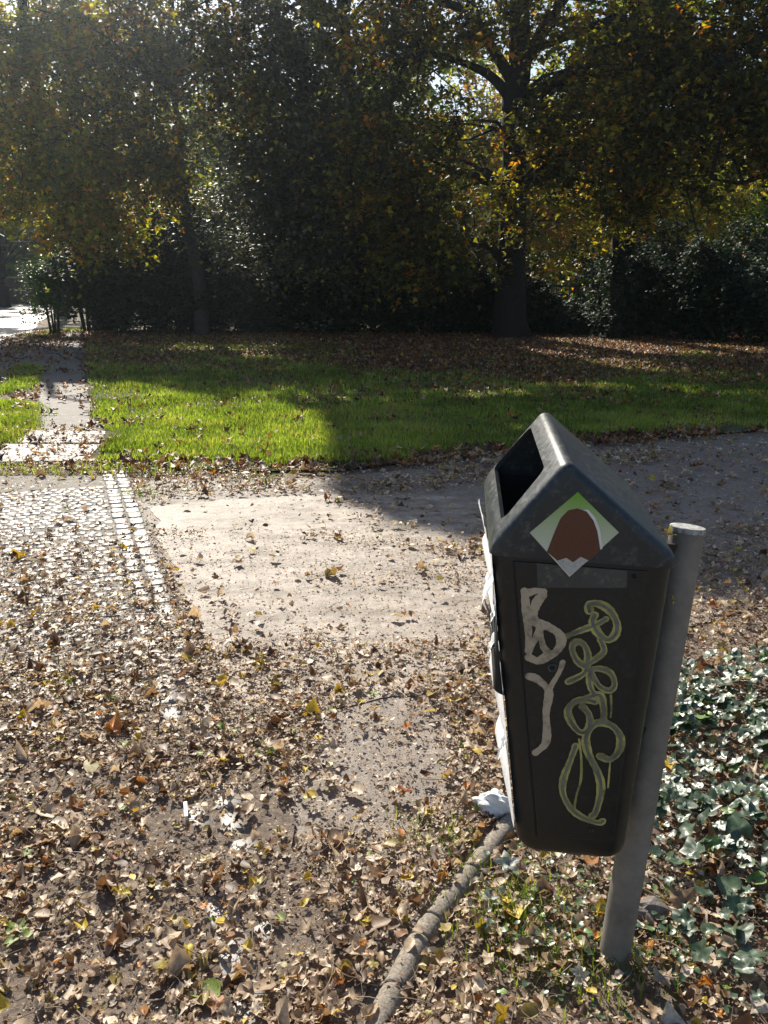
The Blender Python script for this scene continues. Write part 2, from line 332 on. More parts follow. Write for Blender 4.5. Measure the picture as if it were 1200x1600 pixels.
IVY = [(.98, 2.48), (1.02, 2.95), (1.25, 3.15), (1.7, 3.32), (2.6, 3.5), (3.2, 2.6), (2.2, 1.7), (1.3, 1.0), (.86, 1.3), (.74, 1.55), (.70, 1.75), (.75, 2.1)]
def litter_density(x, y):
    n = vnoise(x, y, 1.3, 2)*.6+vnoise(x, y, 4.2, 7)*.4
    d = np.full(x.shape, 1.0)
    d = d*np.clip(.62+1.2*(n-.25), .3, 1.25)
    d = d*np.interp(y, [0, 3.6, 4.6, 6, 9], [1, .95, .75, .55, .4])
    slab = inpoly(x, y, SLAB)
    d = np.where(slab, np.where(y > 4.6, .03+.30*(vnoise(x*.7, y*1.6, 3.3, 12) > .58), np.interp(y, [2.8, 3.3, 4.0, 4.6], [.62, .40, .22, .13])*(.25+1.9*np.clip(vnoise(x*.6, y*1.5, 2.3, 12)*1.6-.4, 0, 1))), d)
    d = np.where(slab & (x > .35) & (y < 5.0), d*2.2, d)
    mid = (np.abs(x+.12-.12*np.sin(y*3)) < .22) & (y > 2.1) & (y < 3.2) & ~slab                 # a bare trodden patch
    d = np.where(mid, d*.35, d); d = np.where((y < 4.4) & (x > -.85) & (vnoise(x, y*1.4, 2.1, 21) > .66), d*.42, d)
    sh = (x > .7) & (y > 3.9) & inpoly(x, y, ASPH); d = np.where(sh, d*.55, d)
    tr2 = (x > -4.2) & (x < -1.7) & (y > 6.65) & (y < 7.15); d = np.where(tr2, .8, d)
    tr = (x > -1.9) & (x < 2.6) & (y > 6.05+.45*np.clip(x, 0, 9)) & (y < 7.1+.45*np.clip(x, 0, 9)); d = np.where(tr, .5+.9*(vnoise(x, y, 2.6, 8) > .5), d)
    # the setts of the border stay half bare, the sunny cobbles too
    t = (x+.36)*(-.935)+(y-2.0)*(-.354)
    d = np.where((t > -.02) & (t < .22) & (y < 6.7), d*np.interp(y, [2.4, 3.2, 4.4, 5.2], [1.15, .95, .6, .28]), d)
    d = np.where((t >= .22) & (y > 4.9) & (y < 6.75), d*.42, d)
    d = np.where((t >= .22) & (y > 2.9) & (y <= 4.9), d*np.interp(y, [2.9, 3.6, 4.9], [1., .8, .55]), d)
    d = np.where(inpoly(x, y, IVY), d*1.0, d); d = np.where((y < 3.2) & (x > -1.6) & (x < .2) & (vnoise(x*1.1, y*1.8, 2.6, 33) > .6), d*.6, d)
    ex = np.interp(y, [1.4, 1.54, 1.69, 1.755, 1.935, 2.16], [-.05, .012, .092, .122, .24, .385]); d = np.where((np.abs(x-ex) < .045) & (y < 2.2), d*.13, d)
    return np.where(inpoly(x, y, LAWN) & ~tr, .0, d)
def sample(n, x0, x1, y0, y1, dens):
    x = RNG.uniform(x0, x1, n); y = RNG.uniform(y0, y1, n); k = RNG.random(n) < dens(x, y)/1.25
    return x[k], y[k]
def near_frustum(x, y, m=.7): return np.abs(x) < .47*y*1.05+m*2.3
BINFOOT = (.56, 1.65)
def scatter_litter():
    # small dry leaves
    xs = []; ys = []
    for (y0, y1, rate) in ((1.0, 3.2, 3400), (3.2, 5.2, 2500), (5.2, 8.9, 1300)):
        W = .5*y1+1.7; n = int(rate*2*W*(y1-y0)); x, y = sample(n, -W, W, y0, y1, litter_density); k = near_frustum(x, y); xs.append(x[k]); ys.append(y[k])
    x = np.concatenate(xs); y = np.concatenate(ys); n = len(x)
    s = np.clip(RNG.lognormal(math.log(.0225), .5, n), .011, .08)*np.interp(y, [1, 3, 8], [1, .95, 1.1])
    pile = vnoise(x, y, 1.3, 2)*.012+vnoise(x, y, 4.2, 7)*.01
    z = .024+pile+RNG.random(n)*.014
    Rm = rotmats(RNG.uniform(0, 6.283, n), np.abs(RNG.normal(0, .25, n)), RNG.uniform(0, 6.283, n))
    tint = RNG.random(n); o = scatter('leaf_litter', T_near, np.stack([x, y, z], 1), Rm, s, tint, M_litter)
    tag(o, 'carpet of small dry tan and brown leaves over the pavement', 'leaf litter', kind='stuff')
    # crumbs
    xs = []; ys = []
    for (y0, y1, rate) in ((1.0, 3.0, 9500), (3.0, 5.2, 5000)):
        W = .5*y1+.9; nn = int(rate*2*W*(y1-y0)); a, b = sample(nn, -W, W, y0, y1, lambda p, q: np.clip(litter_density(p, q)*1.1+.15, 0, 1.2)); k = near_frustum(a, b, .3); xs.append(a[k]); ys.append(b[k])
    x = np.concatenate(xs); y = np.concatenate(ys); n = len(x)
    tri = (np.array([(-.5, -.3, 0), (.5, -.2, .1), (.15, .35, .25), (-.2, .1, -.1)]), np.array([(0, 1, 2), (0, 2, 3)]))
    Rm = rotmats(RNG.uniform(0, 6.283, n), RNG.uniform(0, 1.1, n), RNG.uniform(0, 6.283, n))
    o = scatter('leaf_crumbs', [tri], np.stack([x, y, .012+RNG.random(n)*.022], 1), Rm, RNG.uniform(.005, .017, n), .12+RNG.random(n)*.76, M_litter)
    tag(o, 'fine crumbs of broken leaf among the dry leaves', 'leaf litter', kind='stuff')
    # twigs and stalks
    n = 5200; x = RNG.uniform(-2.4, 2.6, n); y = 1.1+3.6*RNG.random(n)**1.3; k = near_frustum(x, y, .3) & (RNG.random(n) < litter_density(x, y)); x = x[k]; y = y[k]; n = len(x)
    tw = []
    for q in range(5):
        pts = [(t-.5, .09*math.sin(t*3+q)*(q-2), .05*math.sin(t*4+q)) for t in np.linspace(0, 1, 6)]; V = []; Fc = []
        for i, p in enumerate(pts):
            for a in range(3): V.append((p[0], p[1]+.014*math.cos(a*2.1), p[2]+.014*math.sin(a*2.1)))
            if i:
                for a in range(3): c = (a+1) % 3; b0 = (i-1)*3; Fc += [(b0+a, b0+c, b0+3+c), (b0+a, b0+3+c, b0+3+a)]
        tw.append((np.array(V), np.array(Fc)))
    Rm = rotmats(RNG.uniform(0, 6.283, n), RNG.normal(0, .2, n), np.zeros(n)+RNG.normal(0, .2, n))
    o = scatter('stalks', tw, np.stack([x, y, .035+RNG.random(n)*.02], 1), Rm, RNG.uniform(.03, .11, n), RNG.random(n), M_twig)
    tag(o, 'thin leaf stalks and bits of twig lying among the dry leaves', 'twigs', kind='stuff')
    # larger maple leaves over path, bed and lawn
    n = 2600; x = RNG.uniform(-5, 9, n); y = 1.1+9*RNG.random(n)**1.4
    dn = np.clip(litter_density(x, y), 0, 1)*.35; dn = np.where((x > .5) & (y < 3.9), .8, dn); dn = np.where((x > .7) & (y > 3.9) & inpoly(x, y, ASPH), .8, dn)
    k = near_frustum(x, y, .8) & (RNG.random(n) < dn); x = x[k]; y = y[k]; n = len(x)
    Rm = rotmats(RNG.uniform(0, 6.283, n), np.abs(RNG.normal(0, .4, n)), RNG.uniform(0, 6.283, n))
    o = scatter('large_leaf_litter', T_big, np.stack([x, y, .035+RNG.random(n)*.02], 1), Rm, RNG.uniform(.05, .105, n), RNG.random(n)*.97, M_litter)
    tag(o, 'larger curled brown leaves scattered over path and flower bed', 'leaf litter', kind='stuff')
    # orange brown leaves under the trees
    n = 110000; x = RNG.uniform(-10, 16, n); y = RNG.uniform(6.7, 24.5, n)
    base = np.interp(y, [7, 10, 13, 16, 19], [.05, .07, .42, .95, 1])+.5*np.exp(-((x-3.3)**2/26+(y-20)**2/20))
    base = np.where((x < -4.4-(y-12)*.33), base*.38, base); base = np.where((y < 14) & (x < -2.6), .10+.25*(vnoise(x, y, 2, 3) > .6), base)
    edge = np.abs(y-np.interp(x, [-2.6, -1.07, .23, 2.3, 4.07, 9], [7.2, 6.85, 7.2, 8.2, 8.75, 10.2])) < .28; base = np.where(edge & (x > -2.7), .8, base)
    base = base*np.where((x < -1) & (x > -7.5) & (y > 11) & (y < 20), .45, 1)*(.3+1.2*vnoise(x, y, .8, 4))
    k = (RNG.random(n) < base) & (inpoly(x, y, LAWN) | (y > 16) | edge | (x < -2.6)); x = x[k]; y = y[k]; n = len(x)
    Rm = rotmats(RNG.uniform(0, 6.283, n), np.abs(RNG.normal(0, .5, n)), RNG.uniform(0, 6.283, n))
    o = scatter('autumn_leaves', T_far, np.stack([x, y, .045+RNG.random(n)*.03], 1), Rm, RNG.uniform(.06, .13, n), RNG.random(n), M_autumn)
    tag(o, 'rusty brown fallen leaves spread over the shaded lawn', 'fallen leaves', kind='stuff')
scatter_litter()

# ------------------------------------------------------------------ grass
def blade_temp(seed):
    r = np.random.default_rng(seed); b = r.uniform(.15, .6); w = .075
    V = np.array([(-w, 0, 0), (w, 0, 0), (-w*.75, b*.25, .5), (w*.75, b*.25, .5), (0, b, 1-.25*b)]); return V, np.array([(0, 1, 3), (0, 3, 2), (2, 3, 4)])
T_blade = [blade_temp(i) for i in range(8)]
def grass(name, x, y, h0, h1, label, z=.02):
    n = len(x); Rm = rotmats(RNG.uniform(0, 6.283, n), RNG.normal(0, .22, n), np.zeros(n))
    o = scatter(name, T_blade, np.stack([x, y, np.full(n, z)], 1), Rm, RNG.uniform(h0, h1, n)*(.6+.8*vnoise(x, y, 1.4, 6)), np.clip(RNG.normal(.45, .25, n)+.5*(vnoise(x, y, .7, 8)-.5)+.5*(vnoise(x, y, 3.7, 18)-.5), 0, 1), M_grass)
    return tag(o, label, 'grass', kind='stuff')
n = 620000; y = 6.6+16*RNG.random(n)**1.7; x = RNG.uniform(-1, 1, n)*(.5*y+1.4)
ym = np.interp(y, [7, 11.5, 14.5, 22], [1, .85, .36, .06])*(.3+1.1*vnoise(x, y, 1.1, 1))
ym = np.where((x < -.5) & (y > 11.5), np.maximum(ym, .62*(.3+1.1*vnoise(x, y, 1.1, 1))), ym)
k = inpoly(x+.16*(vnoise(x, y, 5, 2)-.5), y-.5*vnoise(x, y, 3.2, 3)+.12, LAWN) & (RNG.random(n) < ym); grass('grass', x[k], y[k], .035, .085, 'bright green uneven grass of the lawn beyond the path')
def strip(poly, n, jitter=.05):
    xs = [p[0] for p in poly]; ys = [p[1] for p in poly]; x = RNG.uniform(min(xs), max(xs), n); y = RNG.uniform(min(ys), max(ys), n)
    k = inpoly(x, y, poly) & (vnoise(x, y, 3, 5) > .35); return x[k]+RNG.normal(0, jitter*1.8, k.sum()), y[k]+RNG.normal(0, jitter*1.4, k.sum())
A = [strip([(-4.9, 10.6), (-4.5, 10.6), (-3.75, 8.7), (-3.7, 7.9), (-4.5, 7.8), (-4.6, 9)], 26000), strip([(-4.0, 7.05), (-1.9, 6.98), (-1.2, 6.85), (-1.9, 6.72), (-4.0, 6.78)], 1500, .07),
     strip([(-5.9, 13.6), (-5.55, 13.3), (-4.9, 11.3), (-5.3, 11.3)], 6000), strip([(-6.7, 15.5), (-6.3, 15.5), (-5.7, 13.6), (-6.1, 13.6)], 6000), strip([(-9.9, 26), (-8.8, 25), (-9.0, 22.5), (-10, 23)], 8000)]
grass('verge_grass', np.concatenate([a[0] for a in A]), np.concatenate([a[1] for a in A]), .05, .10, 'tufts of grass growing between footpath, road and cobbles', .01)
def tufts():
    xs = []; ys = []
    for (cx, cy, r, n) in ((.31, 1.74, .045, 150), (.36, 1.84, .03, 110), (.30, 1.78, .10, 240), (.40, 1.86, .09, 150), (.56, 1.60, .07, 130), (.42, 1.60, .08, 110), (.36, 1.70, .07, 130), (.20, 2.06, .05, 70), (.22, 1.95, .03, 40), (.12, 2.12, .05, 60),
                           (-1.85, 6.1, .12, 200), (-1.0, 6.55, .12, 160), (.72, 1.62, .05, 50)):
        xs.append(RNG.normal(cx, r, n)); ys.append(RNG.normal(cy, r, n))
    return np.concatenate(xs), np.concatenate(ys)
tx, ty = tufts(); n = len(tx)
T_thin = [(v*np.array([.5, 1, 1]), f) for v, f in T_blade]
o = scatter('weeds', T_thin, np.stack([tx, ty, np.full(n, .01)], 1), rotmats(RNG.uniform(0, 6.283, n), RNG.normal(0, .5, n), np.zeros(n)), RNG.uniform(.025, .07, n), np.clip(RNG.normal(.4, .28, n), 0, 1), M_grass)
tag(o, 'thin green grass sprouting between dry leaves around the foot of the post', 'weeds', kind='stuff')

# ------------------------------------------------------------------ ivy
def ivy():
    t = [lobed(300+i, 5, 2, 20, .4, .9, .30) for i in range(4)]+[lobed(310+i, 3, 2, 20, .4, .85, .28) for i in range(4)]
    n = 11000; x = RNG.uniform(.7, 3.4, n); y = RNG.uniform(1.1, 3.6, n)
    g = vnoise(x, y, 3.0, 4); d = .5+.5*(g > .4); d = d*np.interp(y, [1.3, 1.8, 2.2, 2.6], [.12, .32, .7, .85])
    k = inpoly(x, y, IVY) & (RNG.random(n) < d) & ((x-.56)**2+(y-1.65)**2 > .03); x = x[k]; y = y[k]; n = len(x)
    yaw = RNG.uniform(0, 6.283, n); Rm = rotmats(yaw, np.abs(RNG.normal(0, .32, n)), RNG.uniform(0, 6.283, n))
    tl = R(-22)+RNG.normal(0, .27, n); ct, st_ = np.cos(tl), np.sin(tl); z0 = np.zeros(n); o1 = np.ones(n)
    Ry = np.array([[ct, z0, st_], [z0, o1, z0], [-st_, z0, ct]]); Rm = np.einsum('ijn,njk->nik', Ry, Rm)
    s = np.clip(RNG.lognormal(math.log(.046), .34, n), .02, .095)
    o = scatter('ivy', t, np.stack([x, y, .045+.06*vnoise(x, y, 3, 4)+RNG.random(n)*.035], 1), Rm, s, RNG.random(n), M_ivy, smooth=True)
    tag(o, 'glossy dark ivy covering the bed to the right of the post', 'ivy', kind='stuff')
    # low seedling leaves around the foot of the post
    n = 420; x = RNG.normal(.55, .22, n); y = RNG.normal(1.75, .16, n); k = (x > .25); x = x[k]; y = y[k]; n = len(x)
    o = scatter('seedlings', [oval(77, .3, .75), oval(78, .3, .6)], np.stack([x, y, .03+RNG.random(n)*.03], 1), rotmats(RNG.uniform(0, 6.28, n), np.abs(RNG.normal(0, .35, n)), RNG.uniform(0, 6.28, n)),
                RNG.uniform(.010, .024, n), .55+.45*RNG.random(n), M_ivy, smooth=True)
    tag(o, 'small green seedling leaves in the bed behind the post', 'weeds', kind='stuff')
ivy()

# ------------------------------------------------------------------ single leaves one can point at
def one_leaf(loc, size, yaw, tilt, col, label, seed, curl=.6, roll=0, z=.05, trans=.3, name='fallen_leaf', group=None):
    V, Fc = lobed(seed, 5, 4, 40, curl, .92, .5)
    m, nt, b, L = mat_new('leaf_colour_material'); n = noise(nt, 22, 4); r = ramp(nt, n.outputs[0], [(.3, tuple(c*.55 for c in col)), (.65, col)])
    L(r.outputs[0], b.inputs['Base Color']); b.inputs['Roughness'].default_value = .5
    t = nt.nodes.new('ShaderNodeBsdfTranslucent'); L(r.outputs[0], t.inputs[0]); x = nt.nodes.new('ShaderNodeMixShader'); x.inputs[0].default_value = trans
    L(b.outputs[0], x.inputs[1]); L(t.outputs[0], x.inputs[2]); L(x.outputs[0], nt.nodes['Material Output'].inputs[0])
    root = empty(name, (loc[0], loc[1], z)); root.rotation_euler = (tilt, roll, yaw); root.scale = (size,)*3
    o = mesh_np('blade', V, Fc, m, None, None, True); o.parent = root
    pts = [(-.22, 0, 0), (-.5, .02, .03), (-.75, .07, .0), (-.95, .16, -.03)]; bm = bmesh.new(); prev = None
    for i, p in enumerate(pts):
        ring = [bm.verts.new((p[0], p[1]+.014*math.cos(a*2.094), p[2]+.014*math.sin(a*2.094))) for a in range(3)]
        if prev:
            for a in range(3): bm.faces.new((prev[a], prev[(a+1) % 3], ring[(a+1) % 3], ring[a]))
        prev = ring
    o2 = bm_obj('stalk', bm, M_twig); o2.parent = root
    return tag(root, label, 'leaf', group)
OR = (.5, .17, .03); YE = (.62, .46, .04); TA = (.5, .38, .27); BR = (.30, .17, .09); GR = (.25, .38, .04); CR = (.62, .53, .42)
GL = 'single leaves that stand out on the ground'
for a in (((-1.2, 6.9), .20, .4, .5, OR, 'bright orange leaf lying on the near edge of the lawn', 1), ((1.10, 2.12), .15, 1.0, .5, OR, 'large rusty orange leaf among the ivy near the right edge of the photo', 2),
          ((.93, 1.98), .17, 1.9, 1.1, BR, 'big curled brown leaf standing up in the ivy right of the post', 3), ((1.02, 1.83), .13, .3, .6, BR, 'dark brown curled leaf in the ivy below the standing one', 4),
          ((-.68, 1.82), .055, 2.3, .3, YE, 'small yellow leaf in the dry litter at lower left', 5), ((.24, 1.70), .05, .6, .9, YE, 'crumpled yellow leaf in the grass beside the stone edging', 6),
          ((.83, 2.2), .045, .1, .5, GR, 'small yellow green leaf just right of the post', 7), ((-1.26, 3.15), .13, 2.6, .25, CR, 'broad pale leaf with a yellow leaf beside it on the left of the pavement', 8),
          ((-1.27, 3.02), .07, 1.2, .3, YE, 'yellow leaf beside the broad pale leaf on the left', 9), ((-.18, 2.5), .10, .1, .2, TA, 'long tan leaf lying flat near the bare patch', 10),
          ((-.89, 4.17), .08, 1.2, .4, BR, 'dark curled leaf alone on the pale concrete near its left edge', 11), ((-.44, 3.06), .10, 3.0, .4, TA, 'upturned tan leaf on the near part of the pale concrete', 12),
          ((.64, 1.55), .08, 1.2, .3, TA, 'tan leaf lying in front of the post foot', 13), ((.45, 1.55), .065, .2, .5, CR, 'pale pinkish leaf left of the post foot', 14),
          ((.70, 1.90), .09, 2.2, .3, CR, 'pale leaf behind the post in the seedlings', 15), ((-2.0, 6.75), .16, 1.2, .6, OR, 'orange leaf at the corner between cobbles and lawn', 16),
          ((.06, 2.27), .075, 2.9, .6, (.42, .12, .03), 'small reddish leaf near the tissue on the dry litter', 17), ((.34, 1.93), .09, .5, .3, (.55, .57, .5), 'grey green leaf right of the stone edging', 18),
          ((.27, 1.80), .07, 1.5, .3, (.5, .55, .45), 'pale green leaf resting against the stone edging', 19), ((.30, 4.15), .07, .5, .3, (.6, .5, .1), 'yellow brown leaf on the pale concrete left of the bin', 20)):
    one_leaf(a[0], a[1], a[2], a[3], a[4], a[5], a[6], group=GL)

# ------------------------------------------------------------------ stone edging, stone, tissue, stick
M_edge = noisy('weathered_concrete_edging_material', (.16, .135, .105), (.36, .31, .25), 130, .95, 160, .6, .004)
def edging(p0, p1, label, r=.031):
    p0 = Vector((p0[0], p0[1], .010)); p1 = Vector((p1[0], p1[1], .010)); d = (p1-p0); L = d.length-.006; q = d.to_track_quat('X', 'Z'); bm = bmesh.new()
    prev = None; N = 18; prof = [(0, .93), (.003, .985), (.008, 1)]+[(t, 1) for t in np.linspace(.03, L-.03, 6)]+[(L-.008, 1), (L-.003, .985), (L, .93)]
    c0 = None
    for (t, k) in prof:
        ring = [bm.verts.new(p0+q @ Vector((t, r*k*math.cos(a)*(1+random.uniform(-.008, .008)), r*k*math.sin(a)*(1+random.uniform(-.008, .008))))) for a in np.linspace(0, 2*math.pi, N, endpoint=False)]
        if prev:
            for i in range(N): bm.faces.new((prev[i], prev[(i+1) % N], ring[(i+1) % N], ring[i]))
        else: bm.faces.new(ring)
        prev = ring
    bm.faces.new(prev[::-1]); tag(bm_obj('edging_stone', bm, M_edge, None, True), label, 'edging stone', 'round edging stones along the bed')
E = [(.385, 2.16), (.24, 1.935), (.122, 1.755), (.088, 1.69), (.022, 1.54), (-.03, 1.41)]
for i, lab in enumerate(('far round edging stone, its end under the bin', 'long round edging stone between the far one and the short piece', 'shortest piece of the round stone edging',
                         'long round edging stone nearest the bottom of the photo but one', 'last round edging stone cut off by the bottom edge')):
    edging(E[i], E[i+1], lab)
def lump(name, loc, sc, mat, seed, rough=.25, sub=3):
    bm = bmesh.new(); bmesh.ops.create_icosphere(bm, subdivisions=sub, radius=1); r = np.random.default_rng(seed); ph = r.random((6, 4))*6
    for v in bm.verts:
        k = 1+rough*sum(math.sin(v.co.x*(2+i)*p[0]/2+v.co.y*(1+i)*p[1]/2+v.co.z*2*p[2]/2+p[3])/(1+i*.6) for i, p in enumerate(ph))/2
        v.co = Vector((v.co.x*k*sc[0], v.co.y*k*sc[1], v.co.z*k*sc[2]))
    o = bm_obj(name, bm, mat); o.location = loc; return o
M_rock = noisy('rock_material', (.12, .10, .085), (.26, .22, .19), 14, .9, 60, .6, .01)
tag(lump('stone', (.665, 1.765, .03), (.055, .035, .035), M_rock, 4), 'grey brown stone lying just behind the post foot', 'stone')
M_tissue = noisy('tissue_material', (.42, .38, .32), (.82, .8, .78), 14, .8, 30, .6, .02, lo=.25, hi=.45)
tag(lump('crumpled_tissue', (.335, 2.20, .045), (.055, .042, .038), M_tissue, 9, .3, 4), 'crumpled dirty white tissue on the ground under the bin corner', 'tissue')
bm = bmesh.new(); bmesh.ops.create_cube(bm, size=1, matrix=Matrix.Translation((-.60, 2.175, .045)) @ Matrix.Rotation(R(105), 4, 'Z') @ Matrix.Diagonal((.075, .011, .006, 1)))
bmesh.ops.bevel(bm, geom=bm.edges[:], offset=.002, segments=1)
tag(bm_obj('lolly_stick', bm, noisy('pale_wood_material', (.6, .58, .54), (.75, .73, .7), 20, .6)), 'thin pale stick lying on the dry leaves at lower left', 'stick')

# ------------------------------------------------------------------ litter bin on its post
BO = Vector((.3636, 1.4999, .4156)); ya, ro, pi_ = -.0886, .0476, .048
BM = Matrix.Rotation(ya, 4, 'Z') @ Matrix.Rotation(ro, 4, 'Y') @ Matrix.Rotation(pi_, 4, 'X')
def weather(name, base, base2, rough, dust=(.16, .155, .15), amt=.16, scratch=True):
    m, nt, b, L = mat_new(name)
    n1 = noise(nt, 5, 6, .65); n2 = noise(nt, 70, 6, .7); n3 = noise(nt, 900, 2, .6)
    c = ramp(nt, n1.outputs[0], [(.35, base), (.7, base2)]); d = ramp(nt, n2.outputs[0], [(.52, (0, 0, 0)), (.8, (amt,)*3)])
    L(mix(nt, d.outputs[0], c.outputs[0], dust), b.inputs['Base Color'])
    rr = ramp(nt, n2.outputs[0], [(.3, (rough-.08,)*3), (.7, (rough+.18,)*3)]); L(rr.outputs[0], b.inputs['Roughness'])
    bump(nt, b, n3.outputs[0], .12, .002); b.inputs['Specular IOR Level'].default_value = .45; return m
M_body = weather('bin_body_plastic', (.007, .0095, .010), (.014, .0175, .018), .36)
M_hood = weather('bin_hood_plastic', (.009, .014, .019), (.028, .033, .035), .38, (.3, .3, .27), .35)
M_dark = noisy('bin_interior_material', (.006, .006, .007), (.012, .012, .012), 20, .8)
bin_root = empty('litter_bin', (.56, 1.65, 0)); tag(bin_root, 'dark plastic litter bin with pitched hood and graffiti bolted to a grey steel post', 'litter bin')
INV = bin_root.matrix_basis.inverted()
BW = Matrix.Translation(BO) @ BM
def bpart(name, bm, mat, parent=None, smooth=False, world=False, sharp=None):
    if not world: bm.transform(BW)
    bm.transform(Matrix.Translation((-.56, -1.65, 0)))
    me = bpy.data.meshes.new(name); bm.to_mesh(me); bm.free()
    if smooth:
        for p in me.polygons: p.use_smooth = True
        if sharp: me.set_sharp_from_angle(angle=R(sharp))
    me.materials.append(mat); o = bpy.data.objects.new(name, me); COL.objects.link(o); o.parent = parent or bin_root; return o
XL, XR, AX, AZ, EZ, DL = -.1953, .1519, -.0712, .864, .6899, .472
def prism(prof, y0, y1):
    bm = bmesh.new(); a = [bm.verts.new((x, y0, z)) for x, z in prof]; b = [bm.verts.new((x, y1, z)) for x, z in prof]
    bm.faces.new(a); bm.faces.new(b[::-1]); n = len(prof)
    for i in range(n): j = (i+1) % n; bm.faces.new((a[j], a[i], b[i], b[j]))
    bmesh.ops.recalc_face_normals(bm, faces=bm.faces); return bm
def hood():
    bm = prism([(XL, EZ-.02), (XR, EZ-.02), (XR, EZ), (AX, AZ), (XL, EZ)], 0, DL)
    ed = [e for e in bm.edges if max(e.verts[0].co.z, e.verts[1].co.z) > EZ-.01]
    bmesh.ops.bevel(bm, geom=ed, offset=.020, segments=5, profile=.5, affect='EDGES', clamp_overlap=True)
    bmesh.ops.recalc_face_normals(bm, faces=bm.faces)
    o1 = bpy.data.meshes.new('a'); bm.to_mesh(o1); bm.free(); outer = bpy.data.objects.new('a', o1); COL.objects.link(outer)
    ins = .011; bm = prism([(XL+ins, EZ-.05), (XR-ins, EZ-.05), (XR-ins, EZ-.004), (AX, AZ-ins*1.5), (XL+ins, EZ-.004)], ins, DL-ins)
    o2 = bpy.data.meshes.new('b'); bm.to_mesh(o2); bm.free(); inner = bpy.data.objects.new('b', o2); COL.objects.link(inner)
    # opening in the left slope
    u = Vector((AX-XL, 0, AZ-EZ)).normalized(); nn = Vector((-u.z, 0, u.x)); bm = bmesh.new(); r = .022
    c0 = Vector((-.137, 0, .770)); hu = .064; pts = []
    for (cu, cy, a0) in ((hu-r, .448-r, 0), (-hu+r, .455-r, 90), (-hu+r, .062+r, 180), (hu-r, .078+r, 270)):
        for k in range(5):
            a = R(a0+k*22.5); pts.append((cu+r*math.cos(a), cy+r*math.sin(a)))
    lo = [bm.verts.new(c0+u*p[0]+Vector((0, p[1], 0))-nn*.03) for p in pts]; hi = [bm.verts.new(c0+u*p[0]+Vector((0, p[1], 0))+nn*.06) for p in pts]
    bm.faces.new(lo); bm.faces.new(hi[::-1])
    for i in range(len(pts)): j = (i+1) % len(pts); bm.faces.new((lo[j], lo[i], hi[i], hi[j]))
    bmesh.ops.recalc_face_normals(bm, faces=bm.faces)
    o3 = bpy.data.meshes.new('c'); bm.to_mesh(o3); bm.free(); cut = bpy.data.objects.new('c', o3); COL.objects.link(cut)
    for c in (inner, cut):
        m = outer.modifiers.new('b', 'BOOLEAN'); m.operation = 'DIFFERENCE'; m.object = c; m.solver = 'EXACT'
    dg = bpy.context.evaluated_depsgraph_get(); ev = outer.evaluated_get(dg); bm = bmesh.new(); bm.from_mesh(ev.to_mesh())
    for o in (outer, inner, cut): bpy.data.objects.remove(o)
    return bpart('hood', bm, M_hood, smooth=True, sharp=38)
hd = hood()
def rrect(x0, x1, y0, y1, r, k=6):
    p = []
    for (cx, cy, a0) in ((x1-r, y1-r, 0), (x0+r, y1-r, 90), (x0+r, y0+r, 180), (x1-r, y0+r, 270)):
        for i in range(k+1): a = R(a0+90*i/k); p.append((cx+r*math.cos(a), cy+r*math.sin(a)))
    return p
def body():
    bm = bmesh.new(); prev = None; B = dict(xl=-.079, xr=.152, y0=.018, y1=.42); T = dict(xl=-.187, xr=.149, y0=.006, y1=.462); H = .668
    first = None
    for z0 in [0, .003, .009, .018, .03]+list(np.linspace(.06, .668, 9)):
        z = z0 if z0 > .09 else z0-.026*(1-z0/.09); t = z/H; ins = 0
        if z0 < .03: ins = .03-math.sqrt(max(0, .03**2-(.03-z0)**2))
        g = lambda k: B[k]+(T[k]-B[k])*t
        ring = [bm.verts.new((x, y, z)) for x, y in rrect(g('xl')+ins, g('xr')-ins, g('y0')+ins, g('y1')-ins, .036)]
        if prev:
            n = len(ring)
            for i in range(n): bm.faces.new((prev[i], prev[(i+1) % n], ring[(i+1) % n], ring[i]))
        else: first = ring
        prev = ring
    bm.faces.new(first[::-1])
    # open top with an inner wall
    n = len(prev); inn = [bm.verts.new((v.co.x*.94, .234+(v.co.y-.234)*.95, v.co.z)) for v in prev]; low = [bm.verts.new((v.co.x*.9, .234+(v.co.y-.234)*.9, .35)) for v in inn]
    for i in range(n):
        j = (i+1) % n; bm.faces.new((prev[i], prev[j], inn[j], inn[i])); bm.faces.new((inn[i], inn[j], low[j], low[i]))
    bm.faces.new(low)
    bmesh.ops.recalc_face_normals(bm, faces=bm.faces)
    dk = set(inn+low)
    for f in bm.faces:
        if any(v in dk for v in f.verts): f.material_index = 1  # inner faces coloured near-black so the lit rim looks shaded
    o = bpart('body', bm, M_body, smooth=True, sharp=35); o.data.materials.append(M_dark); return o
body()
bm = bmesh.new(); ra = None
for z in (.56, .702):
    rb = [bm.verts.new((x, y, z)) for x, y in rrect(-.172+(.702-z)*.17, .137, .020, .455, .03)]
    if ra:
        for i in range(len(rb)): bm.faces.new((ra[i], ra[(i+1) % len(rb)], rb[(i+1) % len(rb)], rb[i]))
    ra = rb
bpart('light_leak_block', bm, M_dark)  # dark ring added inside to stop light leaking in under the hood
def yfront(z): return .018+(.006-.018)*z/.668
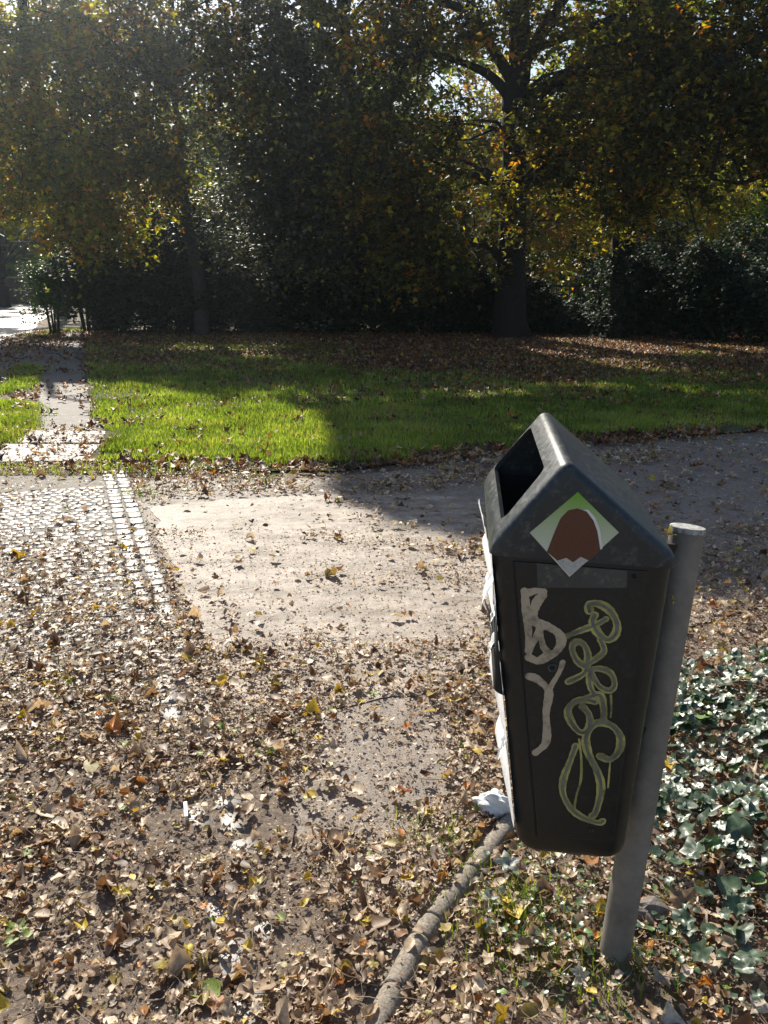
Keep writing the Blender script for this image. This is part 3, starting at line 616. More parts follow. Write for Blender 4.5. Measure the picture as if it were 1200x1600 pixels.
def slabpoly(pts, y_off, th, name, mat, parent=None, bev=0.0, onhood=False):
    bm = bmesh.new(); yy = (lambda z: 0.0) if onhood else yfront
    a = [bm.verts.new((x, yy(z)-y_off, z)) for x, z in pts]; b = [bm.verts.new((x, yy(z)-y_off+th, z)) for x, z in pts]; n = len(pts)
    bm.faces.new(a); bm.faces.new(b[::-1])
    for i in range(n): j = (i+1) % n; bm.faces.new((a[j], a[i], b[i], b[j]))
    bmesh.ops.recalc_face_normals(bm, faces=bm.faces)
    if bev: bmesh.ops.bevel(bm, geom=[e for e in bm.edges], offset=bev, segments=2, profile=.5, affect='EDGES')
    return bpart(name, bm, mat, parent)
# door panel with the seam to its left
door = slabpoly([(-.148, .660), (.100, .660), (.120, .036), (-.040, .032)], .003, .008, 'door_panel', M_body, bev=.0022)
# seam line and horizontal joint under the hood
seam = slabpoly([(-.1515, .660), (-.1480, .660), (-.040, .030), (-.0435, .030)], .0008, .004, 'seam', M_dark)
M_res = weather('sticker_residue_material', (.045, .045, .042), (.075, .073, .066), .7, (.22, .21, .19), .8)
slabpoly([(-.106, .660), (.062, .658), (.066, .624), (-.099, .610)], .0036, .0008, 'sticker_residue', M_res)
# lock and bolt holes
M_metal = noisy('dull_metal_material', (.05, .05, .05), (.12, .12, .12), 60, .4, metallic=.6)
def ring(c, r0, r1, mat, name, y_off=.004, depth=.004, parent=None):
    bm = bmesh.new(); N = 24; y = yfront(c[1])-y_off; rows = []
    for (r, dy) in ((r1, .003), (r1, -.001), ((r0+r1)/2, -.0022), (r0, -.001), (r0, .0035)):
        rows.append([bm.verts.new((c[0]+r*math.cos(a), y+dy, c[1]+r*math.sin(a))) for a in np.linspace(0, 2*math.pi, N, endpoint=False)])
    for p, q in zip(rows, rows[1:]):
        for i in range(N): bm.faces.new((p[i], p[(i+1) % N], q[(i+1) % N], q[i]))
    bm.faces.new(rows[-1]); bmesh.ops.recalc_face_normals(bm, faces=bm.faces); return bpart(name, bm, mat, parent, True, sharp=40)
lk = ring((-.053, .441), .0055, .009, M_metal, 'lock'); ring((-.053, .441), .0008, .0052, M_dark, 'keyhole', .0045, parent=lk)
ring((.076, .648), .002, .0042, M_dark, 'bolt'); ring((.070, .062), .002, .005, noisy('rust_material', (.05, .02, .01), (.16, .06, .03), 80, .9), 'bolt')
# graffiti strokes
def stroke(bm, pts, w, y_off):
    P = [Vector((p[0], p[1])) for p in pts]; fine = []
    for i in range(len(P)-1):
        p0 = P[max(i-1, 0)]; p1 = P[i]; p2 = P[i+1]; p3 = P[min(i+2, len(P)-1)]
        for k in range(7):
            t = k/7; fine.append(.5*((2*p1)+(p2-p0)*t+(2*p0-5*p1+4*p2-p3)*t*t+(3*p1-p0-3*p2+p3)*t**3))
    fine.append(P[-1]); n = len(fine); L = []; Rr = []
    for i, p in enumerate(fine):
        d = fine[min(i+1, n-1)]-fine[max(i-1, 0)]
        if d.length < 1e-7: d = Vector((1, 0))
        d.normalize(); nn = Vector((-d.y, d.x)); ww = w/2*(.95+.13*math.sin(i*.37+w*3000)+.05*math.sin(i*1.9))
        L.append(p+nn*ww); Rr.append(p-nn*ww)
    cap0 = [fine[0]+Vector((math.cos(a), math.sin(a)))*w/2*.95 for a in np.linspace(0, 2*math.pi, 12, endpoint=False)]
    cap1 = [fine[-1]+Vector((math.cos(a), math.sin(a)))*w/2*.95 for a in np.linspace(0, 2*math.pi, 12, endpoint=False)]
    f = lambda p, o=0: bm.verts.new((p.x, yfront(p.y)-y_off-o, p.y))
    for c in (cap0, cap1): bm.faces.new([f(q, .00002) for q in c])
    VL = [f(p) for p in L]; VR = [f(p) for p in Rr]
    for i in range(n-1):
        try: bm.faces.new((VL[i], VL[i+1], VR[i+1], VR[i]))
        except Exception: pass
CREAM = [([(-.123, .601), (-.116, .564), (-.107, .517), (-.102, .474)], .0151), ([(-.122, .594), (-.104, .603), (-.087, .603)], .0138), ([(-.088, .595), (-.097, .58), (-.101, .556), (-.095, .538), (-.071, .53), (-.05, .518), (-.042, .499), (-.05, .477), (-.066, .465), (-.082, .454), (-.1, .46)], .0172), ([(-.091, .538), (-.084, .515), (-.075, .486), (-.063, .473)], .0121), ([(-.1, .479), (-.09, .509), (-.084, .529)], .0129), ([(-.096, .418), (-.081, .414), (-.059, .396), (-.053, .379), (-.054, .338), (-.048, .297), (-.048, .265), (-.065, .242)], .0155), ([(-.034, .456), (-.039, .431), (-.051, .4), (-.055, .379)], .0103)]
YELLOW = [([(-.031, .514), (-.011, .526), (.017, .541), (.036, .556)], .0146), ([(.003, .57), (.001, .584), (.02, .586), (.042, .573), (.058, .547), (.057, .523), (.044, .512), (.025, .525), (.012, .547), (.014, .562)], .0181), ([(.031, .511), (.041, .487), (.026, .467), (.007, .45)], .0146), ([(.011, .45), (-.007, .461), (-.02, .487), (-.014, .502), (.001, .498), (.012, .475), (.012, .445), (.005, .43), (-.019, .413)], .0155), ([(.012, .441), (.037, .448), (.06, .44), (.071, .416), (.063, .401), (.042, .409), (.021, .437), (.025, .407), (.036, .388)], .0146), ([(.02, .379), (.045, .389), (.057, .36), (.06, .334)], .0172), ([(.038, .373), (.02, .376), (-.001, .369), (-.012, .347), (0, .318), (.02, .299), (.034, .311), (.031, .341), (.015, .36)], .0172), ([(.064, .248), (.085, .242), (.1, .265), (.098, .297), (.079, .321), (.052, .326), (.037, .311), (.031, .284), (.042, .248), (.062, .213), (.076, .171), (.074, .115), (.067, .098)], .0181), ([(.013, .267), (.006, .228), (-.002, .184), (.002, .146), (.024, .11), (.054, .09), (.083, .083), (.09, .089)], .0164), ([(.067, .391), (.072, .361), (.073, .341)], .0047), ([(.086, .237), (.088, .205), (.09, .173)], .0039), ([(.018, .283), (.028, .236), (.033, .188), (.029, .149), (.028, .116)], .0056)]
M_cream = noisy('cream_marker_paint', (.17, .14, .10), (.44, .37, .265), 45, .6, lo=.28, hi=.5)
M_yel = noisy('yellowish_spray_paint', (.11, .11, .045), (.46, .43, .14), 28, .45, lo=.32, hi=.6)
M_yin = noisy('thin_grey_spray_paint', (.06, .07, .065), (.20, .21, .16), 30, .45, lo=.3, hi=.7)
bm = bmesh.new()
for i, (p, wd) in enumerate(CREAM): stroke(bm, p, wd*1.08, .0040+i*.00005)
bpart('graffiti', bm, M_cream)
bm = bmesh.new()
for i, (p, wd) in enumerate(YELLOW): stroke(bm, p, wd*.95, .0040+i*.00005)
g2 = bpart('graffiti', bm, M_yel)
bm = bmesh.new()
for i, (p, wd) in enumerate(YELLOW[:9]): stroke(bm, p, wd*.42, .0048+i*.00005)
bpart('stroke_core', bm, M_yin, g2)
# diamond sticker on the gable
def sticker_mat():
    m, nt, b, L = mat_new('sticker_green_gradient'); tc = nt.nodes.new('ShaderNodeTexCoord'); sp = nt.nodes.new('ShaderNodeSeparateXYZ'); L(tc.outputs['Generated'], sp.inputs[0])
    r = ramp(nt, sp.outputs[2], [(.2, (.62, .64, .56)), (.55, (.45, .52, .36)), (.95, (.16, .36, .03))]); L(r.outputs[0], b.inputs['Base Color']); b.inputs['Roughness'].default_value = .4; return m
st = slabpoly([(-.047, .806), (.036, .734), (-.043, .639), (-.125, .721)][::-1], .0012, .0009, 'sticker', sticker_mat(), onhood=True)
brown = [(-.09, .686), (-.08, .727), (-.072, .754), (-.06, .770), (-.044, .775), (-.027, .770), (-.013, .754), (-.003, .733), (.007, .696), (-.001, .686), (-.012, .675), (-.027, .681), (-.040, .669), (-.053, .677), (-.069, .670)]
slabpoly(brown, .0018, .0004, 'brown_print', noisy('chocolate_print', (.075, .024, .012), (.11, .038, .02), 300, .45, lo=.3, hi=.6), st, onhood=True)
slabpoly([(-.072, .670), (-.053, .677), (-.040, .669), (-.027, .681), (-.012, .675), (-.043, .642)], .0016, .0003, 'pale_print', noisy('pale_print_material', (.36, .36, .34), (.5, .5, .48), 120, .5), st, onhood=True)
slabpoly([(-.034, .773), (-.027, .7705), (-.013, .7545), (-.003, .734), (.007, .698), (.0105, .701), (.001, .738), (-.010, .759), (-.024, .774)], .0021, .0003, 'white_line', noisy('white_print_material', (.7, .7, .68), (.75, .75, .73), 50, .5), st, onhood=True)
# scraps of torn posters on the left side
def posters():
    m = noisy('torn_paper_material', (.6, .6, .58), (.85, .85, .84), 25, .8, 40, .5, .004, lo=.3, hi=.5); H = .668
    xs = lambda z: -.079+(-.187+.079)*z/H
    def patch(z0, z1, y0, y1, name, seed, peel=.0, lab=None):
        bm = bmesh.new(); nz, ny = 16, 10; r = np.random.default_rng(seed); g = {}
        for i in range(nz+1):
            for j in range(ny+1):
                z = z0+(z1-z0)*i/nz; y = y0+(y1-y0)*j/ny+(r.normal(0, .006) if j in (0, ny) else 0); z += r.normal(0, .004) if i in (0, nz) else 0
                out = .0015+abs(r.normal(0, .0006))+peel*(.55+.45*math.sin(i*.8+seed))*(y-y0)
                g[i, j] = bm.verts.new((xs(z)-out-.002, y, z))
        for i in range(nz):
            for j in range(ny): bm.faces.new((g[i, j], g[i, j+1], g[i+1, j+1], g[i+1, j]))
        o = bpart(name, bm, m, smooth=True); return o
    patch(.03, .43, .030, .36, 'torn_poster', 1, .085); patch(.455, .655, .032, .40, 'torn_poster', 2, .055)
    # flaps sticking out and curling back
    for k, (z, y, L, wd) in enumerate(((.585, .10, .034, .06), (.50, .14, .016, .035), (.455, .11, .028, .04), (.24, .08, .024, .05))):
        bm = bmesh.new(); r = np.random.default_rng(k+20); prev = None
        for i in range(8):
            t = i/7; row = []
            for j in range(5):
                row.append(bm.verts.new((xs(z)-.004-L*math.sin(t*1.5)*.55+r.normal(0, .0012), y-.02*t+.055*(j/4-.5)+r.normal(0, .0015), z-wd*t*(1-.25*t)+r.normal(0, .002)+.01*math.sin(j*2+k))))
            if prev:
                for j in range(4): bm.faces.new((prev[j], prev[j+1], row[j+1], row[j]))
            prev = row
        bpart('paper_flap', bm, m, smooth=True)
posters()
# post
def tube(bm, pts, rads, N=16, wob=0.0, cap=True, seed=0):
    r = np.random.default_rng(seed); prev = None; n = len(pts); ph = r.random(3)*6
    for i, p in enumerate(pts):
        p = Vector(p); d = Vector(pts[min(i+1, n-1)])-Vector(pts[max(i-1, 0)]); q = d.to_track_quat('Z', 'Y')
        ring = []
        for a in range(N):
            th = a*2*math.pi/N; k = 1+wob*(math.sin(th*3+ph[0]+i*.4)+.6*math.sin(th*5+ph[1]-i*.3))
            ring.append(bm.verts.new(p+q @ Vector((math.cos(th), math.sin(th), 0))*rads[i]*k))
        if prev:
            for a in range(N): bm.faces.new((prev[a], prev[(a+1) % N], ring[(a+1) % N], ring[a]))
        elif cap: bm.faces.new(ring[::-1])
        prev = ring
    if cap: bm.faces.new(prev)
def galv():
    m, nt, b, L = mat_new('galvanised_steel'); n = noise(nt, 9, 6, .7); c = ramp(nt, n.outputs[0], [(.3, (.135, .122, .104)), (.7, (.28, .255, .222))])
    L(c.outputs[0], b.inputs['Base Color']); b.inputs['Metallic'].default_value = .15; b.inputs['Roughness'].default_value = .6; bump(nt, b, noise(nt, 60, 5).outputs[0], .2, .003); return m
M_galv = galv()
P0 = Vector((.5485, 1.632, -.05)); P1 = Vector((.662, 1.735, 1.068)); ax = (P1-P0).normalized()
bm = bmesh.new(); tube(bm, [P0+(P1-P0)*t for t in np.linspace(0, 1, 12)], [.0365]*12, 32); post = bpart('post', bm, M_galv, smooth=True, world=True, sharp=40)
bm = bmesh.new(); tube(bm, [P1+ax*t for t in (-.006, .004, .0055)], [.0379, .0379, .0366], 32); cap_ = bpart('post_cap', bm, noisy('mossy_cap_material', (.16, .155, .14), (.5, .5, .48), 90, .8, 60, .4, .004), post, False, True)
# two brackets between bin back and post
for z in (.60, .18):
    bm = bmesh.new(); q = BW.inverted() @ (P0+(P1-P0)*((z+.4156+.05)/1.118)); bmesh.ops.create_cube(bm, size=1, matrix=Matrix.Translation(((.146+q.x)/2, q.y, z)) @ Matrix.Diagonal((max(q.x-.146, .02), .05, .05, 1)))
    bmesh.ops.bevel(bm, geom=bm.edges[:], offset=.006, segments=2); bpart('bracket', bm, M_body)
lf = one_leaf((.612, 1.705), .030, .5, .9, (.42, .33, .06), 'withered yellow leaf caught on the bracket beside the post top', 31, .9, z=1.07)
lf = one_leaf((.622, 1.672), .032, 1.4, 1.3, YE, 'small yellow leaf stuck to the front of the steel post', 32, .7, z=.93)

# ------------------------------------------------------------------ trees
T_leaf = []
for i in range(6):
    r = np.random.default_rng(400+i); f = r.uniform(.05, .22); d = r.uniform(-.15, .1)
    T_leaf.append((np.array([(0, 0, 0), (.46, .22, -f), (.24, .42, -f*.6), (0, 1, d), (-.24, .42, -f*.6), (-.46, .22, -f)]), np.array([(0, 1, 2), (0, 2, 3), (0, 3, 4), (0, 4, 5)])))
def clusters(ells):
    out = []
    for (cx, cy, cz, rx, ry, rz, n) in ells:
        v = RNG.normal(size=(n, 3)); v /= np.linalg.norm(v, axis=1)[:, None]; rr = RNG.random(n)**.45
        p = v*rr[:, None]*(1+.18*RNG.normal(size=(n, 1)))*np.array([rx, ry, rz])+np.array([cx, cy, cz]); out.append(p)
    return np.concatenate(out)
def foliage(name, Cl, per, sig, size, tmean, mat, parent, tsd=.22, droop=.6, carve=True, zmin=.1):
    if carve: Cl = Cl[sun_keep(Cl)]
    per = int(per*1.7); n = len(Cl)*per; ct = np.repeat(np.clip(RNG.normal(tmean, .2, len(Cl)), 0, 1), per)
    ns = 5; D = RNG.normal(0, 1, (len(Cl), ns, 3)); D[..., 2] = D[..., 2]*.5-.75; D /= np.linalg.norm(D, axis=2)[..., None]
    L = RNG.uniform(1.2, 2.9, (len(Cl), ns, 1))*sig; pick = RNG.integers(0, ns, n); ci = np.repeat(np.arange(len(Cl)), per); t = RNG.random((n, 1))
    dr = (D*L)[ci, pick]; P = np.repeat(Cl, per, 0)+dr*t; P[:, 2] -= (.35*sig*t**2)[:, 0]; P += RNG.normal(0, 1, (n, 3))*sig*.24; P[:, 2] = np.where(P[:, 2] < zmin, zmin+RNG.random(n)*.6, P[:, 2])
    if carve: k = sun_keep(P); P = P[k]; ct = ct[k]; n = len(P)
    # leaf tips point outwards and droop
    yaw = RNG.uniform(0, 6.283, n); tilt = RNG.normal(-droop, .55, n); Rm = rotmats(yaw, tilt, RNG.normal(0, .5, n))
    o = scatter(name, T_leaf, P, Rm, RNG.uniform(.65, 1.3, n)*size*np.where(P[:, 2] > 9.8, 2.1, .95), np.clip(ct+RNG.normal(0, tsd, n), 0, 1), mat); o.parent = parent; return Cl  # leaves high out of view enlarged to thicken the shade they cast
def trunk_mesh(name, pts, rads, parent, mat, N=20, seed=0, fine=5):
    # smooth path
    P = [Vector(p) for p in pts]; fp = []; fr = []
    for i in range(len(P)-1):
        p0 = P[max(i-1, 0)]; p1 = P[i]; p2 = P[i+1]; p3 = P[min(i+2, len(P)-1)]
        for k in range(fine):
            t = k/fine; fp.append(.5*((2*p1)+(p2-p0)*t+(2*p0-5*p1+4*p2-p3)*t*t+(3*p1-p0-3*p2+p3)*t**3)); fr.append(rads[i]+(rads[i+1]-rads[i])*t)
    fp.append(P[-1]); fr.append(rads[-1]); bm = bmesh.new(); tube(bm, fp, fr, N, .045, True, seed)
    o = bm_obj(name, bm, mat, None, True); o.parent = parent; return o
def branches(parent, Cl, anchors, nb, mat, r0=.05, seed=0):
    r = np.random.default_rng(seed); bm = bmesh.new(); A_ = np.array(anchors)
    if len(Cl) == 0: return
    for c in Cl[r.choice(len(Cl), min(nb, len(Cl)), replace=False)]:
        d = np.linalg.norm(A_-c, axis=1)+.6*np.maximum(0, A_[:, 2]-c[2]); a = A_[np.argmin(d)]; m1 = a+(c-a)*.35+np.array([0, 0, .12*np.linalg.norm(c-a)])+r.normal(0, .12, 3); m2 = a+(c-a)*.7+np.array([0, 0, .10*np.linalg.norm(c-a)])+r.normal(0, .15, 3)
        L = np.linalg.norm(c-a); k = r0*min(1.5, .5+L*.22); tube(bm, [a, m1, m2, c], [k, k*.7, k*.42, k*.15], 5, 0, False)
        for _ in range(3):
            e = c+r.normal(0, .55, 3)-np.array([0, 0, .2]); s = m2+(c-m2)*r.random(); tube(bm, [s, (s+e)/2+r.normal(0, .06, 3), e], [k*.28, k*.2, k*.07], 4, 0, False)
    o = bm_obj('branches', bm, mat); o.parent = parent
def tree(name, label, pos, tpts, trad, ells, per, sig, size, tmean, mat, bark=None, limbs=(), nb=50, group='park trees', seed=0, anchors=None, carve=True, leafname='crown'):
    root = empty(name, (pos[0], pos[1], 0)); tag(root, label, 'tree', group)
    hold = bpy.data.objects.new('x', None)
    off = Vector((pos[0], pos[1], 0))
    made = []
    made.append(trunk_mesh('trunk', tpts, trad, root, bark or M_bark, 24, seed))
    for lp, lr in limbs: made.append(trunk_mesh('limb', lp, lr, root, bark or M_bark, 12, seed+5))
    Cl = foliage(leafname, clusters(ells), per, sig, size, tmean, mat, root, carve=carve)
    anch = anchors or ([tuple(p) for p in tpts[1:]]+[tuple(p) for l, _ in limbs for p in l[1:]])
    branches(root, Cl, anch, nb, bark or M_bark, seed=seed)
    if name == 'ivy_clad_tree':
        zz = RNG.random(90)*5.2+.1; aa = RNG.random(90)*6.28; foliage('climbing_ivy', np.stack([pos[0]+.22*np.cos(aa), pos[1]+.22*np.sin(aa), zz], 1), 60, .16, .11, .4, M_shrub, root, carve=False)
    for c in root.children: c.matrix_parent_inverse = Matrix.Translation(-off)
    return root
bpy.data.objects
# main tree with the forked trunk
tree('maple_tree', 'tallest dark tree with thick straight trunk and flared base on the lawn behind the bin', (3.3, 22),
     [(3.30, 22, -.15), (3.26, 22, .45), (3.24, 22, 1.6), (3.2, 22, 3.58), (3.17, 22, 4.7), (3.15, 22, 5.6), (3.24, 22.05, 6.44), (3.2, 22.1, 7.79), (3.3, 22.2, 10), (3.2, 22.2, 12.5)],
     [.66, .43, .37, .31, .28, .31, .27, .24, .16, .05],
     [(3.2, 21.6, 12.4, 5.2, 3.6, 2.6, 260), (3.0, 21.9, 8.2, 4.4, 1.5, 1.3, 110), (.6, 20.9, 7.2, 2.6, 1.8, 1.2, 60), (6.6, 20.3, 6.2, 3.0, 1.9, 1.7, 200), (5.4, 19.9, 4.0, 1.7, 1.1, 1.3, 85), (1.2, 20.6, 4.3, 1.8, 1.1, 1.2, 40), (1.0, 21, 2.5, 1.6, .9, 1.1, 50), (3.9, 20.9, 5.0, .9, .5, 1.3, 22), (-.2, 20.9, 4.4, 1.2, .7, 1.6, 45), (2.7, 20.9, 3.4, .7, .5, .8, 10)],
     46, .42, .15, .55, M_tree_dark,
     limbs=[([(3.12, 22, 5.3), (2.97, 21.95, 5.75), (2.53, 21.9, 6.17), (1.91, 21.8, 6.41), (.9, 21.5, 6.6)], [.15, .14, .11, .08, .04]),
            ([(3.16, 22, 5.8), (2.99, 21.95, 6.17), (2.43, 21.9, 6.92), (1.88, 21.8, 7.46), (1.12, 21.7, 7.79), (0, 21.5, 8.2)], [.16, .15, .12, .10, .08, .04]),
            ([(3.28, 22.05, 6.4), (3.5, 22, 6.72), (3.77, 21.9, 7.19), (4.19, 21.8, 7.79), (5.2, 21.6, 9)], [.16, .15, .14, .12, .06])], nb=110, seed=1)
tree('sycamore_tree', 'slender tree with a pale grey brown trunk standing in the dark shrubs left of centre', (-4.93, 23),
     [(-4.93, 23, -.1), (-4.92, 23, 1.27), (-5.12, 23, 2.73), (-5.22, 23, 3.67), (-5.3, 23.2, 6), (-5.1, 23.0, 12.6)], [.22, .17, .15, .13, .10, .03],
     [(-5.2, 22.3, 6.6, 2.8, 1.3, 2.2, 170), (-5.6, 21.9, 4.6, 1.3, .9, .9, 40), (-4.8, 22.5, 12.6, 2.9, 2.2, 2.8, 230)], 46, .42, .14, .6, M_tree_dark, M_bark_l, nb=50, seed=2)  # high top of trunk and crown added out of view to block sun
tree('weeping_lime_tree', 'wide tree with grey green foliage drooping to the ground in the middle', (-1.2, 25.2),
     [(-1.2, 25.2, -.1), (-1.2, 25.2, 2.5), (-1.0, 25.1, 5), (-1.1, 25, 8), (-1, 24.8, 13)], [.38, .3, .25, .2, .05],
     [(-2.0, 22.7, 3.9, 2.5, 1.3, 2.6, 330), (.5, 22.9, 3.0, 1.9, 1.1, 2.1, 170), (-1.4, 22.8, 7.2, 3.6, 1.3, 2.2, 230), (-1.6, 23.4, 13.0, 5.2, 3, 2.8, 330)], 46, .42, .14, .42, M_tree_grey, nb=100, seed=3)  # topmost ellipsoid is out of view, placed to shade path and lawn
tree('chestnut_tree', 'broad yellow olive and orange tree above the path at the left edge', (-8.4, 25.6),
     [(-8.4, 25.6, -.1), (-8.5, 25.5, 2.2), (-8.8, 25.0, 4.5), (-9.3, 24.2, 7), (-9.2, 24.2, 10)], [.36, .28, .22, .16, .05],
     [(-9.3, 22.8, 6.2, 3.2, 1.6, 2.9, 260), (-7.3, 21.9, 4.0, 1.6, 1.2, 1.9, 130), (-10.2, 23.4, 3.9, 1.8, 1.2, .7, 40), (-8.4, 23.2, 8.0, 2.6, 1.1, 1.3, 110), (-10.6, 24, 9.2, 3.4, 1.5, 2.0, 100)], 46, .42, .15, .66, M_tree_yel, nb=80, seed=4)
tree('field_maple_tree', 'leafy tree whose long bare branch enters from the right edge', (11.6, 20.2),
     [(11.6, 20.2, -.1), (11.6, 20.2, 2.2), (11.4, 20.1, 4.5), (11.2, 20, 8), (11, 20, 13)], [.4, .3, .26, .2, .05],
     [(10.0, 19.3, 6.9, 3.4, 1.9, 1.9, 280), (8.6, 19.0, 4.9, 2.0, 1.1, 1.1, 110), (10.6, 18.9, 3.6, 1.8, 1.2, 1.0, 80), (9.4, 20, 12.6, 5, 3.4, 2.4, 200)], 46, .42, .145, .6, M_tree_dark,
     limbs=[([(11.5, 20.1, 3.2), (9.6, 19.4, 3.45), (8.18, 19, 3.63), (7.65, 19, 3.5), (6.96, 19, 3.57)], [.13, .08, .06, .045, .02])], nb=90, seed=5)
tree('ivy_clad_tree', 'straight dark trunk wrapped in ivy between the main tree and the right edge', (5.85, 21.6),
     [(5.85, 21.6, -.1), (5.83, 21.6, 1.5), (5.8, 21.7, 3), (5.85, 21.8, 5), (6, 22, 9)], [.25, .19, .17, .14, .04],
     [(6.2, 22.8, 7.2, 2.6, 1.6, 2.0, 120)], 46, .42, .14, .5, M_tree_green, nb=40, seed=6)
# trees further back, sunlit between the front crowns
BG = [((-13.2, 35), 8.2, 4.6, .62, M_tree_yel, 'yellow green tree far behind the broad tree at the left'), ((-6.6, 37), 8.5, 4.6, .5, M_tree_green, 'green tree far behind the slender pale trunked tree'),
      ((.3, 37.5), 8.8, 4.8, .6, M_tree_green, 'green tree far behind the drooping grey green foliage'), ((4.9, 34), 7.8, 4.0, .78, M_tree_yel, 'bright yellow green tree seen through the fork of the tallest tree'),
      ((10.8, 36), 8.5, 4.8, .6, M_tree_yel, 'olive yellow tree far behind the ivy clad trunk'), ((17.5, 33), 8, 4.6, .6, M_tree_yel, 'yellow tree far back beyond the right edge branch'),
      ((-24.5, 56), 8, 6, .5, M_tree_green, 'dark green tree rising beyond the low wall at the far left'), ((-36, 52), 8, 6, .5, M_tree_yel, 'tree beyond the low wall outside the left edge')]
for i, (p, cz, rr, tm, mt, lab) in enumerate(BG):
    tree('background_tree', lab, p, [(p[0], p[1], -.1), (p[0]+.1, p[1], 3), (p[0]-.1, p[1], 6), (p[0], p[1], 10)], [.32, .26, .2, .06],
         [(p[0], p[1], cz-1.2, rr, rr*.7, rr*.75, 150), (p[0]+1, p[1]-1, cz-4.4, rr*.8, rr*.5, 1.6, 60)], 40, .6, .2, tm, mt, nb=40, seed=20+i, group='trees behind the shrubs')
tree('roadside_tree', 'dark tree trunk standing on the road edge at the far left', (-19.7, 44.5), [(-19.7, 44.5, -.1), (-19.7, 44.5, 2), (-19.8, 44.4, 4), (-19.6, 44.2, 8)], [.34, .27, .24, .08],
     [(-19.5, 43.5, 6.2, 4.8, 3.6, 3.4, 260), (-16.2, 42, 4.6, 3.0, 2, 1.8, 90)], 40, .6, .2, .35, M_tree_dark, nb=50, seed=40)

def woodland():
    n = 46000; x = RNG.uniform(-48, 46, n); y = RNG.uniform(44, 60, n)+np.where(x < -14, 10, 0); top = 7+4*vnoise(x, y*.3, .16, 2)+2*vnoise(x, y, .6, 3); z = RNG.random(n)**.9*top
    Rm = rotmats(RNG.uniform(0, 6.283, n), RNG.normal(-.5, .6, n), RNG.normal(0, .5, n))
    o = scatter('woodland', T_leaf, np.stack([x, y, z+.2], 1), Rm, RNG.uniform(.5, 1.0, n), np.clip(RNG.normal(.45, .25, n), 0, 1), M_tree_green)
    tag(o, 'dark mass of trees far beyond the park', 'wood', kind='stuff')
woodland()
# shrubs along the back of the lawn
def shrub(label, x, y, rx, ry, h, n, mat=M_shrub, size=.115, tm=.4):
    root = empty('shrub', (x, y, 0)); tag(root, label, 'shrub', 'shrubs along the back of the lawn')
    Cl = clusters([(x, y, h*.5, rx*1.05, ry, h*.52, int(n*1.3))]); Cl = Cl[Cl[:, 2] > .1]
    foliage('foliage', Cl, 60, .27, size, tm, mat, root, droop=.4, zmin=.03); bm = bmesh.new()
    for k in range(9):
        a = random.uniform(0, 6.28); e = (x+rx*.6*math.cos(a), y+ry*.6*math.sin(a), h*random.uniform(.5, .85)); tube(bm, [(x+.1*math.cos(a), y+.1*math.sin(a), 0), ((x+e[0])/2, (y+e[1])/2, e[2]*.6), e], [.03, .02, .008], 5, 0, False)
    o = bm_obj('stems', bm, M_bark); o.parent = root
    for c in root.children: c.matrix_parent_inverse = Matrix.Translation((-x, -y, 0))
SH = [(-8.5, 24.4, .9, .8, 2.9, 110, 'dark shrub at the bend of the footpath behind the sunlit one'), (-7.3, 23.6, 1.3, .9, 3.0, 150, 'tall dark shrub at the left end of the row'), (-5.5, 23.8, 1.4, .9, 3.2, 150, 'dark shrub around the pale slender trunk'), (-3.5, 23.9, 1.4, .9, 2.8, 140, 'dark shrub right of the pale slender trunk'),
      (-1.5, 24.0, 1.4, .9, 2.9, 140, 'dark shrub under the drooping grey green foliage'), (.5, 23.9, 1.4, .9, 2.6, 140, 'dark shrub in the middle of the row'), (2.2, 23.8, 1.2, .8, 2.5, 120, 'dark shrub behind the left side of the thick trunk'),
      (3.7, 23.4, .75, .6, 2.3, 70, 'narrow dark shrub behind the right side of the thick trunk'), (5.0, 23.4, .8, .6, 1.0, 45, 'low shrub in front of the metal fence'), (6.4, 22.6, 1.0, .8, 2.7, 120, 'dark shrub behind the ivy clad trunk'),
      (8.0, 21.3, 1.3, .9, 2.5, 140, 'dark shrub right of the ivy clad trunk'), (9.8, 20.1, 1.4, .9, 2.4, 150, 'dark shrub near the right edge'), (11.8, 19.4, 1.5, .9, 2.7, 110, 'dark shrub cut off by the right edge'),
      (-6.2, 26, 2.1, 1.1, 5.2, 190, 'taller shrub in the second row at the left'), (-3, 26.6, 2.1, 1.1, 4.6, 150, 'taller shrub in the second row left of centre'), (.6, 26.8, 1.9, 1.1, 4, 120, 'taller shrub in the second row at the centre'),
      (8, 26, 1.8, 1.1, 3.0, 110, 'taller shrub in the second row beyond the fence'), (11.5, 24.5, 1.9, 1.1, 3.6, 110, 'taller shrub in the second row at the right')]
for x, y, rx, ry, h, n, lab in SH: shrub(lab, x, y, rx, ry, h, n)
shrub('sunlit light green shrub at the bend of the footpath on the left', -9.15, 23.6, .6, .5, 2.3, 50, M_shrub_l, .09, .6)
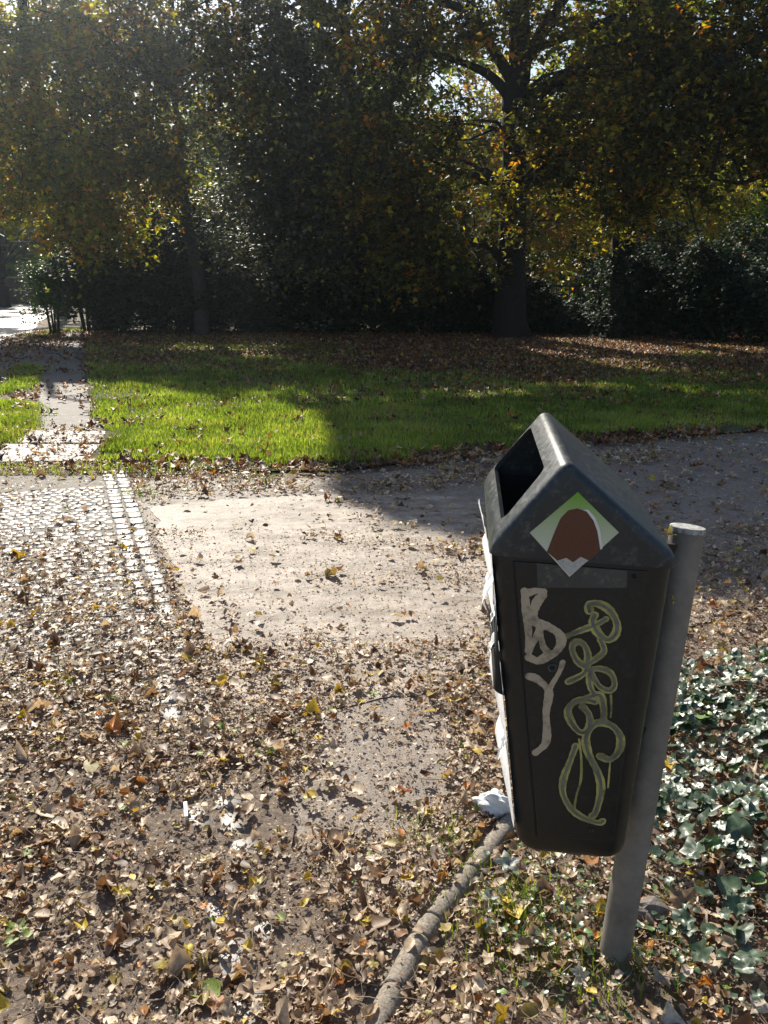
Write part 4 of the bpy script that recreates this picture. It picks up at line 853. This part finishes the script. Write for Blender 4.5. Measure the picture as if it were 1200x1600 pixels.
# fence seen behind the gap right of the thick trunk
froot = empty('metal_fence', (7, 25, 0)); tag(froot, 'dark metal railing fence behind the shrubs right of the thick trunk', 'fence')
M_iron = noisy('dark_iron_material', (.012, .014, .013), (.03, .032, .03), 30, .6)
bm = bmesh.new()
for i in range(70): bmesh.ops.create_cube(bm, size=1, matrix=Matrix.Translation((2.4-7+i*.13, 0, .72)) @ Matrix.Diagonal((.018, .018, 1.42, 1)))
o = bm_obj('bars', bm, M_iron); o.parent = froot
for z in (.2, 1.3):
    bm = bmesh.new(); bmesh.ops.create_cube(bm, size=1, matrix=Matrix.Translation((0, -.025, z)) @ Matrix.Diagonal((9.4, .03, .045, 1))); o = bm_obj('rail', bm, M_iron); o.parent = froot
for i in range(5):
    bm = bmesh.new(); bmesh.ops.create_cube(bm, size=1, matrix=Matrix.Translation((-4.66+i*2.33, .04, .78)) @ Matrix.Diagonal((.06, .06, 1.56, 1))); o = bm_obj('fence_post', bm, M_iron); o.parent = froot
# low wall at the far end of the road
def brick():
    m, nt, b, L = mat_new('dark_brick_material'); tc = nt.nodes.new('ShaderNodeTexCoord'); mp = nt.nodes.new('ShaderNodeMapping'); mp.inputs['Rotation'].default_value = (R(90), 0, 0); br = nt.nodes.new('ShaderNodeTexBrick'); L(tc.outputs['Object'], mp.inputs[0]); L(mp.outputs[0], br.inputs['Vector'])
    br.inputs['Scale'].default_value = 4; br.inputs['Color1'].default_value = (.06, .03, .022, 1); br.inputs['Color2'].default_value = (.10, .05, .035, 1); br.inputs['Mortar'].default_value = (.08, .075, .07, 1); L(br.outputs[0], b.inputs['Base Color']); b.inputs['Roughness'].default_value = .9; return m
wr = empty('low_wall', (-35, 50, 0)); tag(wr, 'low dark brick wall closing the far end of the road', 'wall')
bm = bmesh.new(); bmesh.ops.create_cube(bm, size=1, matrix=Matrix.Translation((0, 0, .70)) @ Matrix.Diagonal((46, .4, 1.5, 1))); o = bm_obj('brickwork', bm, brick()); o.parent = wr
bm = bmesh.new(); bmesh.ops.create_cube(bm, size=1, matrix=Matrix.Translation((0, 0, 1.49)) @ Matrix.Diagonal((46, .5, .08, 1))); o = bm_obj('coping', bm, M_edge); o.parent = wr
for ob in bpy.data.objects:
    if ob.parent is None and ob.type in ('MESH',) and ob.get('label') is None and ob.get('kind') is None: print('UNTAGGED', ob.name)
print('faces', sum(len(o.data.polygons) for o in bpy.data.objects if o.type == 'MESH'))
